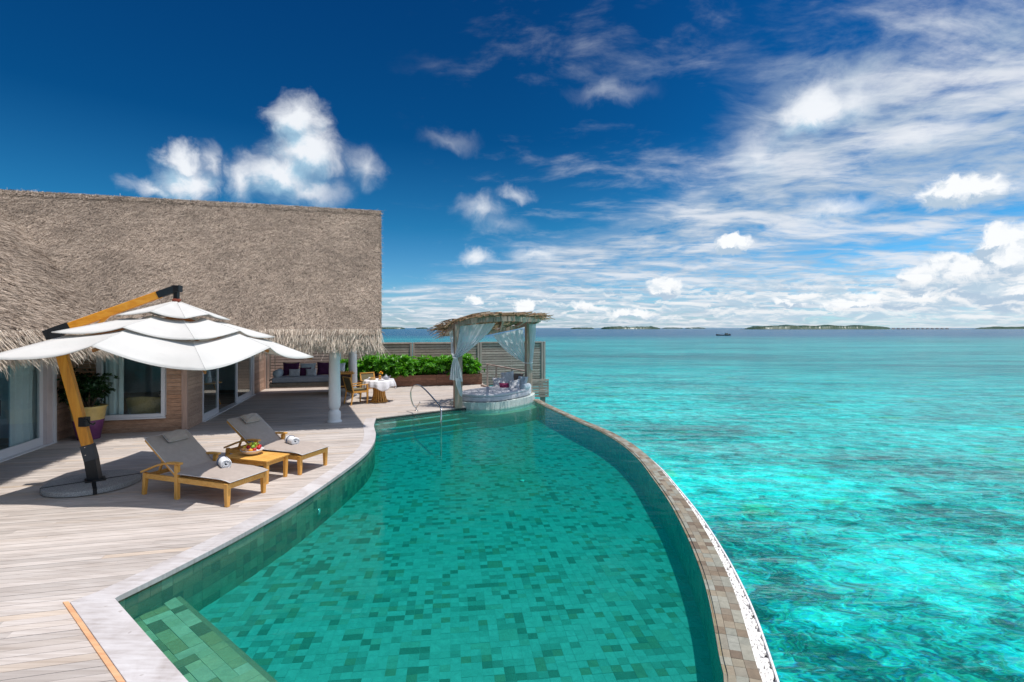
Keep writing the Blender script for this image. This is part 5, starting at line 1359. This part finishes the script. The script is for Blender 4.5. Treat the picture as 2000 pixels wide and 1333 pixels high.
for x, y, lb in cups:
    o = MB().lathe([(.05,0),(.07,.004),(.12,.014),(.118,.018),(.06,.008)], n=28).obj('plate', M['white'], smooth=True, loc=T_(x,y)); tag(o, 'white '+lb, 'plate')
for x, y, lb in ((.12,.16,'cup standing between the flowers and the teapot'),(-.33,.02,'cup on the left plate of the breakfast table')):
    o = empty('cup', T_(x,y,.766 if x < 0 else .752)); tag(o, 'white '+lb, 'cup'); MB().lathe([(.02,0),(.03,.005),(.042,.06),(.038,.06),(.02,.012)], n=18).obj('bowl', M['white'], o, smooth=True); MB().tube([(.038,0,.05),(.062,0,.045),(.055,0,.02),(.03,0,.015)], .005, 6).obj('handle', M['white'], o)
# ================================================================ pool handrail
hr = empty('pool_handrail', Vector((-2.88,15.3,0))); tag(hr, 'polished steel handrail looping from the deck down into the pool', 'handrail')
pts_px = [(820,786,15.35),(818,791,15.4),(813,796,15.45),(808,793,15.45),(804,784,15.4),(802,773,15.35),(803,763,15.3),(808,754.5,15.2),(815,752.5,15.0),(825,757,14.5),(839,770.5,13.7),(852,785.5,12.95),(859,794,12.55),(861.5,800,12.42)]
ctrl = [S(*p) for p in pts_px]
def cat3(P_, n=6):
    out = []
    for i in range(len(P_)-1):
        p0, p1, p2, p3 = P_[max(i-1,0)], P_[i], P_[i+1], P_[min(i+2,len(P_)-1)]
        for k in range(n):
            u = k/n; out.append(.5*((2*p1)+(p2-p0)*u+(2*p0-5*p1+4*p2-p3)*u*u+(3*p1-p0-3*p2+p3)*u**3))
    out.append(P_[-1]); return out
pl_ = cat3(ctrl); end = ctrl[-1]; pl_ += [Vector((end.x, end.y, .2)), Vector((end.x, end.y, -.60))]
VP(MB().tube(pl_, .021, 12), 'rail', M['steel'], hr, smooth=True)
VP(MB().tube([S(813,797,15.45), Vector((-2.89,15.45,0))], .021, 10).lathe([(.05,0),(.05,.012),(.03,.02)], (-2.89,15.45,0), 16), 'post', M['steel'], hr, smooth=True)
# ================================================================ daybed pavilion
pv = empty('daybed_pavilion', Vector((-.6,17.6,0))); tag(pv, 'open pavilion with branch roof and white drapes over a round daybed', 'pavilion')
base_line = catmull([(-2.02,16.75), (-1.75,16.38), (-1.15,16.12), (-.5,16.22), (.05,16.75), (.50,17.4), (.74,18.0), (.80,18.7), (.45,19.3), (-.3,19.3), (-1.0,18.7), (-1.7,17.7), (-2.02,16.75)], 6)
def shrink(poly, d):
    c = sum(poly, Vector((0,0)))/len(poly); return [p + (c-p).normalized()*d for p in poly]
M['plinth'] = stone('plinth_stone', [(.60,.64,.60), (.54,.60,.56), (.66,.68,.64), (.50,.56,.52)], 6)
bl_ = base_line[:-1]
VP(MB().prism(bl_, -.45, .13), 'plinth', M['plinth'], pv, bevel=.01)
ft_ = arclen(base_line, .24)
for i in range(0, 26):
    p, q = ft_[i], ft_[i+1]; d = (q-p).normalized(); nn = Vector((d.y, -d.x)); g = d*.0025
    VP(MB().prism([p+g, q-g, q-g+nn*.013, p+g+nn*.013], -.10, .145), 'facing_stone', M['plinth'], pv)
VP(MB().prism(shrink(bl_, -.30), -.62, -.20), 'plinth_step', M['walltile'], pv)
mat_line = shrink(bl_, .17)
mm = MB(); 
def soft_slab(poly, z0, z1, r_=.05, n=5):
    m = MB(); rows = []
    prof = [(r_*(1-math.cos(t)), z0 + r_*(1-math.sin(t)) if False else z0 + r_ - r_*math.sin(t)) for t in np.linspace(math.pi/2, 0, n)]
    prof = [(r_ - r_*math.sin(t), z0 + r_ - r_*math.cos(t)) for t in np.linspace(0, math.pi/2, n)] + [(r_ - r_*math.cos(t), z1 - r_ + r_*math.sin(t)) for t in np.linspace(0, math.pi/2, n)]
    for d, z in prof: sp_ = shrink(poly, d); rows.append([(p.x, p.y, z) for p in sp_ + [sp_[0]]])
    rows = rows[::-1]
    for s in (.35,.6,.85,.97):
        c = sum(poly, Vector((0,0)))/len(poly); sp_ = [p.lerp(c, s) for p in shrink(poly, r_)]; rows.insert(0, [(p.x,p.y,z1+.008) for p in sp_+[sp_[0]]])
    return m.grid(rows)
VP(soft_slab(mat_line, .145, .285, .035), 'mattress', M['greyfab'], pv, smooth=True)
VP(soft_slab(shrink(mat_line, .01), .285, .375, .03), 'top_cushion', M['greyfab'], pv, smooth=True)
# roof plane
def rz(x, y):
    q = (x+2.15, y-16.6); t_ = min(1, max(0, (q[0]*.866+q[1]*.5)/3.58)); s_ = -.5*q[0]+.866*q[1]
    return 2.87 - .40*math.exp(-max(-.2, x+2.15)/.48) - .155*max(0, s_ + 1.5*4*t_*(1-t_)) + .012*x
PL = (-1.70,16.05); PR = (.60,18.62); PB = (-1.45,18.55)
for nm, (x, y), w in (('post', PL, .24), ('post', PR, .22)):
    VP(MB().box((x,y,(rz(x,y)-.08)/2), (w,w,rz(x,y)-.08), Matrix.Rotation(R(20),3,'Z')), nm, M['pav'], pv, bevel=.008)
beam_line = catmull([(-2.15,16.75), (-1.95,16.25), (-1.55,15.93), (-.95,15.72), (-.25,15.86), (.35,16.5), (.80,17.4), (.98,18.2), (.95,18.7)], 6)
# curved fascia built of short blocks
fb = arclen(beam_line, .23)
for i in range(len(fb)-1):
    p, q = fb[i], fb[i+1]; d = (q-p).normalized(); q2 = q-d*.004; nn = Vector((d.y,-d.x))*.05
    z0, z1 = rz(p.x,p.y), rz(q.x,q.y); h = .155; pr = random.uniform(-.006,.006)
    c = [p-nn*(1+pr*8), q2-nn*(1+pr*8), q2+nn*(1+pr*8), p+nn*(1+pr*8)]; zz = [z0,z1,z1,z0]
    vs = [(c[k].x,c[k].y,zz[k]-h) for k in range(4)] + [(c[k].x,c[k].y,zz[k]) for k in range(4)]
    VP(MB().add(vs, BF), 'fascia_block', M['pav'], pv)
backl = [Vector((-2.15,16.75)), Vector((-1.05,18.75)), Vector((.15,19.45)), Vector((.95,18.7))]
for p, q in zip(backl[:-1], backl[1:]): VP(MB().beam((p.x,p.y,rz(p.x,p.y)-.09),(q.x,q.y,rz(q.x,q.y)-.09),.09,.15), 'back_beam', M['pav'], pv, bevel=.006)
for u in (.15,.32,.5,.68,.85):
    p = beam_line[int(u*(len(beam_line)-1))]; q = backl[0].lerp(backl[1],min(1,u*3)) if u < .33 else (backl[1].lerp(backl[2],(u-.33)*3) if u < .67 else backl[2].lerp(backl[3],(u-.67)*3))
    VP(MB().beam((p.x,p.y,rz(p.x,p.y)-.06),(q.x,q.y,rz(q.x,q.y)-.06),.07,.09), 'rafter', M['pav'], pv)
# branches laid on top
roofpoly = shrink([p for p in beam_line] + [backl[2], backl[1]], -.12)
br = MB(); cnt = 0
for k in range(620):
    x = random.uniform(-2.3,1.3); y = random.uniform(15.6,19.5)
    if not inside(roofpoly, x, y): continue
    an = random.gauss(R(8), R(18)) if random.random() < .72 else random.gauss(R(85), R(20)); L = random.uniform(.5,1.25)
    d = Vector((math.cos(an), math.sin(an), 0)); pts = []; bend = random.uniform(-.06,.06); up_ = random.uniform(0,.05); h_ = random.uniform(.01,.12)
    for i in range(5):
        u = -1+i/2; p = Vector((x,y,0)) + d*(u*L*.62) + Vector((-d.y,d.x,0))*bend*(1-u*u)
        if not inside(shrink([p_ for p_ in roofpoly], -.30), p.x, p.y): continue
        pts.append(Vector((p.x, p.y, rz(p.x,p.y) + h_ + up_*u + random.uniform(-.015,.015))))
    if len(pts) > 2: br.tube(pts, [random.uniform(.012,.022)*(1-.4*i/len(pts)) for i in range(len(pts))], 5)
tag(VP(br, 'roof_branches', M['branch'], pv), kind='stuff')
b2 = MB()
for k in range(150):          # ragged ends sticking out left and right
    side = k % 5
    if side < 3: p = Vector((random.uniform(-2.2,-1.6), random.uniform(15.95,17.6), 0)); d = Vector((-1, random.uniform(-.45,.25), 0)).normalized()
    else: p = Vector((random.uniform(.5,.95), random.uniform(16.9,18.8), 0)); d = Vector((1, random.uniform(-.2,.3), 0)).normalized()
    L = random.uniform(.25,.62); z = rz(p.x,p.y)+random.uniform(0,.08)
    q = p + d*L*.5; e = p + d*L; b2.tube([Vector((p.x,p.y,z)), Vector((q.x,q.y,z+random.uniform(-.04,.03))), Vector((e.x,e.y,z+random.uniform(-.13,.06) + (.03*L if side >= 3 else -.15*L)))], [.014,.011,.006], 5)
tag(VP(b2, 'overhanging_twigs', M['branch'], pv), kind='stuff')
# drapes
def drape(name, rows_px, folds, amp, label, nu=44, sub=7):
    """rows: (left point, right point) from top to bottom; smooth loft with vertical folds"""
    Ls = cat3([Vector(r_[0]) for r_ in rows_px], sub); Rs = cat3([Vector(r_[1]) for r_ in rows_px], sub); out = []
    n = len(Ls)
    for i, (a, b) in enumerate(zip(Ls, Rs)):
        d = b-a; w = d.length; row = []
        for j in range(nu+1):
            u = j/nu; am = amp*min(1, .25+i/n*1.2)*min(1.0, w/.25)
            fold = math.sin(u*folds*6.28 + .6*math.sin(i*.22)) * am + .3*am*math.sin(u*folds*15+i*.15)
            p = a.lerp(b, u); row.append(p + Vector((0.25, -.97, 0))*fold)
        out.append(row)
    o = VP(MB().grid(out), name, M['voile'], pv, smooth=True); o['label'] = label; return o
drape('drape', [(S(899,637,15.95),S(968,631,15.95)),(S(896,657,15.92),S(955,650,15.95)),(S(892,678,15.9),S(936,668,15.92)),(S(888,692,15.88),S(912,688,15.9)),(S(886,699,15.86),S(893,700,15.86))], 4.5, .035, 'wide white drape gathered to the front post')
drape('drape', [(S(886,699,15.84),S(893,700,15.84)),(S(883,709,15.84),S(897,711,15.84)),(S(880,724,15.84),S(901,728,15.84)),(S(878,742,15.84),S(904,746,15.84))], 5, .03, 'tail of the front drape below its knot')
drape('drape', [(S(889,738,15.80),S(899,740,15.80)),(S(891,752,15.80),S(901,756,15.80)),(S(895,764,15.80),S(903,767,15.80)),(S(898,772,15.80),S(902,776,15.80))], 3, .02, 'long thin end of the front drape')
drape('drape', [(S(876,646,16.5),S(884,644,16.4)),(S(880,668,16.2),S(885,668,16.2)),(S(881,688,15.95),S(887,690,15.95)),(S(884,699,15.87),S(888,700,15.87))], 2, .02, 'narrow drape on the outer side of the front post')
drape('drape', [(S(963,655,18.9),S(1021,643,19.1)),(S(975,672,18.9),S(1023,660,19.0)),(S(991,688,18.85),S(1024,678,18.9)),(S(1009,701,18.75),S(1026,695,18.8)),(S(1023,708,18.6),S(1030,709,18.6))], 5, .035, 'white drape swept from the back beam to the right post')
drape('drape', [(S(1033,634,18.45),S(1047,633,18.3)),(S(1034,660,18.45),S(1045.5,658,18.35)),(S(1035,690,18.45),S(1042,692,18.4)),(S(1034,708,18.45),S(1040,710,18.45)),(S(1037,722,18.45),S(1040,724,18.45))], 3, .02, 'straight white drape on the right side of the right post')
drape('drape', [(S(1029,756,18.1),S(1037,754,18.1)),(S(1029,764,18.0),S(1038,764,18.0)),(S(1028,769,17.95),S(1037,769,17.95))], 2, .02, 'drape end lying on the plinth')
for (px, py, Y, r_) in ((889,699.5,15.86,.05),(1031,709,18.5,.15)):
    c = S(px,py,Y); VP(MB().tube([c+Vector((r_*1.2*math.cos(t), r_*math.sin(t), 0)) for t in np.linspace(0,6.28,14)], .012, 6), 'tieback', M['linen'], pv)
# cushions on the daybed
dg = 'cushions at the right end of the daybed'
def C_(px, py, Y): return S(px, py, Y)
cushion(C_(975,750,18.75), R(18), .50,.48,.16, M['greyfab'], 'grey square cushion at the left of the heap on the daybed', 68, dg)
cushion(C_(992,739.5,18.95), R(-2), .50,.50,.15, M['greyfab2'], 'silver patterned cushion standing at the back of the heap on the daybed', 76, dg, roll=.15)
cushion(C_(1009,741,18.95), R(-14), .52,.46,.15, M['brownfab'], 'brown woven cushion at the back of the heap on the daybed', 74, dg)
cushion(C_(986.5,756,18.25), R(10), .42,.30,.13, M['magenta'], 'small plum velvet cushion at the front of the daybed heap', 66, dg)
cushion(C_(1004,753.5,18.2), R(-24), .44,.42,.15, M['greyfab2'], 'pale silver cushion to the right of the plum one', 66, dg, roll=.2)
cushion(C_(1019,748,18.45), R(-44), .48,.50,.15, M['bluegrey'], 'pale blue cushion leaning on the right post', 66, dg)
bo2 = MB().lathe([(.02,-.30),(.09,-.295),(.115,-.27),(.118,0),(.115,.27),(.09,.295),(.02,.30)], n=22).obj('bolster', M['bluegrey'], smooth=True, loc=C_(1027,756.5,18.0), rot=(R(90),0,R(-22))); tag(bo2, 'round pale bolster at the right edge of the daybed', 'bolster')

# ================================================================ coral near the pool
for i, (x, y, s_, lb) in enumerate(((7.2,12.6,.5,'')) and ()): pass
# ================================================================ far away: islands, villas on stilts, boat
def palmleaf(): pass
M['island'] = leafmat('island_forest', (.018,.040,.016), (.030,.062,.024), (.045,.085,.030), 0)
M['beach'] = simple('island_sand', (.62,.56,.46), .9)
def island_(x0, x1, Y, h, label, seed, beach=True, depth=60):
    X0, X1 = (x0-1000)/1000*Y, (x1-1000)/1000*Y; cx_, w = (X0+X1)/2, X1-X0
    r = empty('island', (cx_, Y, -1.5)); tag(r, label, 'island', 'low wooded islands on the horizon')
    n = int(max(60, min(260, w/2.5))); m = MB(); rows = []; r2 = random.Random(seed)
    prof = []
    for i in range(n+1):
        u = -1+2*i/n; t_ = mnoise.noise(Vector((i*.09, seed*7.7, 0)))*.30 + mnoise.noise(Vector((i*.45, seed*3.3, 4)))*.22 + r2.uniform(-.06,.06)
        prof.append(max(.05, (1-abs(u)**6)**.7 * (1 + t_)))
    for j in range(7):
        v = j/6*math.pi; row = []
        for i in range(n+1):
            x = -w/2 + w*i/n; hh = h*prof[i]; jit = mnoise.noise(Vector((i*.9, j*2.1, seed)))*.12*h
            row.append((x + jit*.6, -math.cos(v)*depth*.5*(1-(abs(-1+2*i/n))**4)**.5, .3 + hh*math.sin(v)**.35 + jit*(0 < j < 6)))
        rows.append(row)
    o = m.grid(rows).obj('forest', M['island'], r); tag(o, kind='stuff')
    if beach:
        pts = [(math.cos(t)*(w/2+w*.03), math.sin(t)*(depth*.5+10)) for t in np.linspace(0, 2*math.pi, 60, endpoint=False)]
        MB().prism(pts, -.5, .75).obj('beach', M['beach'], r)
    return r
island_(1455, 1736, 1500, 10.5, 'largest wooded island on the horizon, with a pale beach at its right end', 1, depth=90)
island_(1173, 1290, 1700, 8.5, 'mid-sized wooded island right of the daybed pavilion', 2, False)
island_(1114, 1161, 2000, 5.5, 'small flat island just left of the mid-sized one', 3, False, depth=30)
island_(1293, 1334, 2900, 6.0, 'faint thin island to the right of the mid-sized one', 4, False, 40)
island_(1338, 1378, 2900, 6.0, 'second faint thin island left of the boat', 5, False, 40)
island_(1906, 2120, 2000, 8.5, 'wooded island cut off by the right edge of the picture', 6)
island_(741, 791, 1900, 6.5, 'island just right of the thatched roof', 7, False)
island_(812, 836, 2400, 5.5, 'smallest island, left of the daybed pavilion', 8, False, 30)
for k in range(12):
    ordn = ['first','second','third','fourth','fifth','sixth','seventh','eighth','ninth','tenth','eleventh','last'][k]; lab = 'tiny white villa on stilts, the %s in the row counted from the large island' % ordn
    px = 1745 + k*9.5; Y = 1500; p = Vector(((px-1000)/1000*Y, Y, -1.5))
    if k == 0:
        first = empty('overwater_villa', p)
        tag(first, lab, 'villa', 'row of tiny overwater villas right of the large island')
        MB().box((0,0,1.4), (6.5,6,1.6)).obj('walls', M['white'], first)
        MB().add([(-4,-4,2.2),(4,-4,2.2),(4,4,2.2),(-4,4,2.2),(-1.5,0,4.0),(1.5,0,4.0)], [(3,2,1,0),(0,1,5,4),(2,3,4,5),(1,2,5),(3,0,4)]).obj('roof', M['thatchbed'], first)
        MB().box((-2.5,-2.5,0), (.4,.4,1.4)).box((2.5,-2.5,0), (.4,.4,1.4)).box((2.5,2.5,0), (.4,.4,1.4)).box((-2.5,2.5,0), (.4,.4,1.4)).obj('stilts', M['fencev'], first)
        kids = list(first.children)
    else:
        c = first.copy(); COL.objects.link(c); c.location = p; c['label'] = lab
        for ch in first.children:
            if ch in kids: d = ch.copy(); COL.objects.link(d); d.parent = c
sand = MB().prism([((1735-1000)/1000*1600+0, 1560), (1190, 1540), (1400, 1560), (1430, 1620), (1180, 1630)], -2.0, -1.2).obj('sandbank', M['beach']); tag(sand, kind='structure')
# boat
bt = empty('boat', Vector((112.3, 272, -1.5)), R(4)); tag(bt, 'small dark wooden boat alone on the lagoon', 'boat')
m = MB(); rows = []
for i in range(13):
    u = -1+i/6; hw = .62*(1-abs(u)**2.6)**.6+.01; zt = .42 + .40*abs(u)**2.4; x = u*4.0
    rows.append([(x,-hw,zt),(x,-hw*.75,zt*.35),(x,0,-.12),(x,hw*.75,zt*.35),(x,hw,zt)])
ho = m.grid(rows).obj('hull', simple('boat_hull', (.035,.03,.035), .5), bt, smooth=True); so = ho.modifiers.new('thick','SOLIDIFY'); so.thickness = .06
for x in (-1.8,-.2,1.3): MB().box((x,0,.36), (.3,1.0,.06)).obj('thwart', M['darkwood'], bt)
MB().box((1.7,0,.85), (1.5,.9,.75)).box((1.7,0,1.26), (1.8,1.1,.07)).obj('cabin', simple('boat_cabin', (.42,.30,.26), .6), bt, bevel=.03)
MB().box((3.4,0,.75), (.25,.3,.6)).obj('motor', M['black'], bt, bevel=.04)
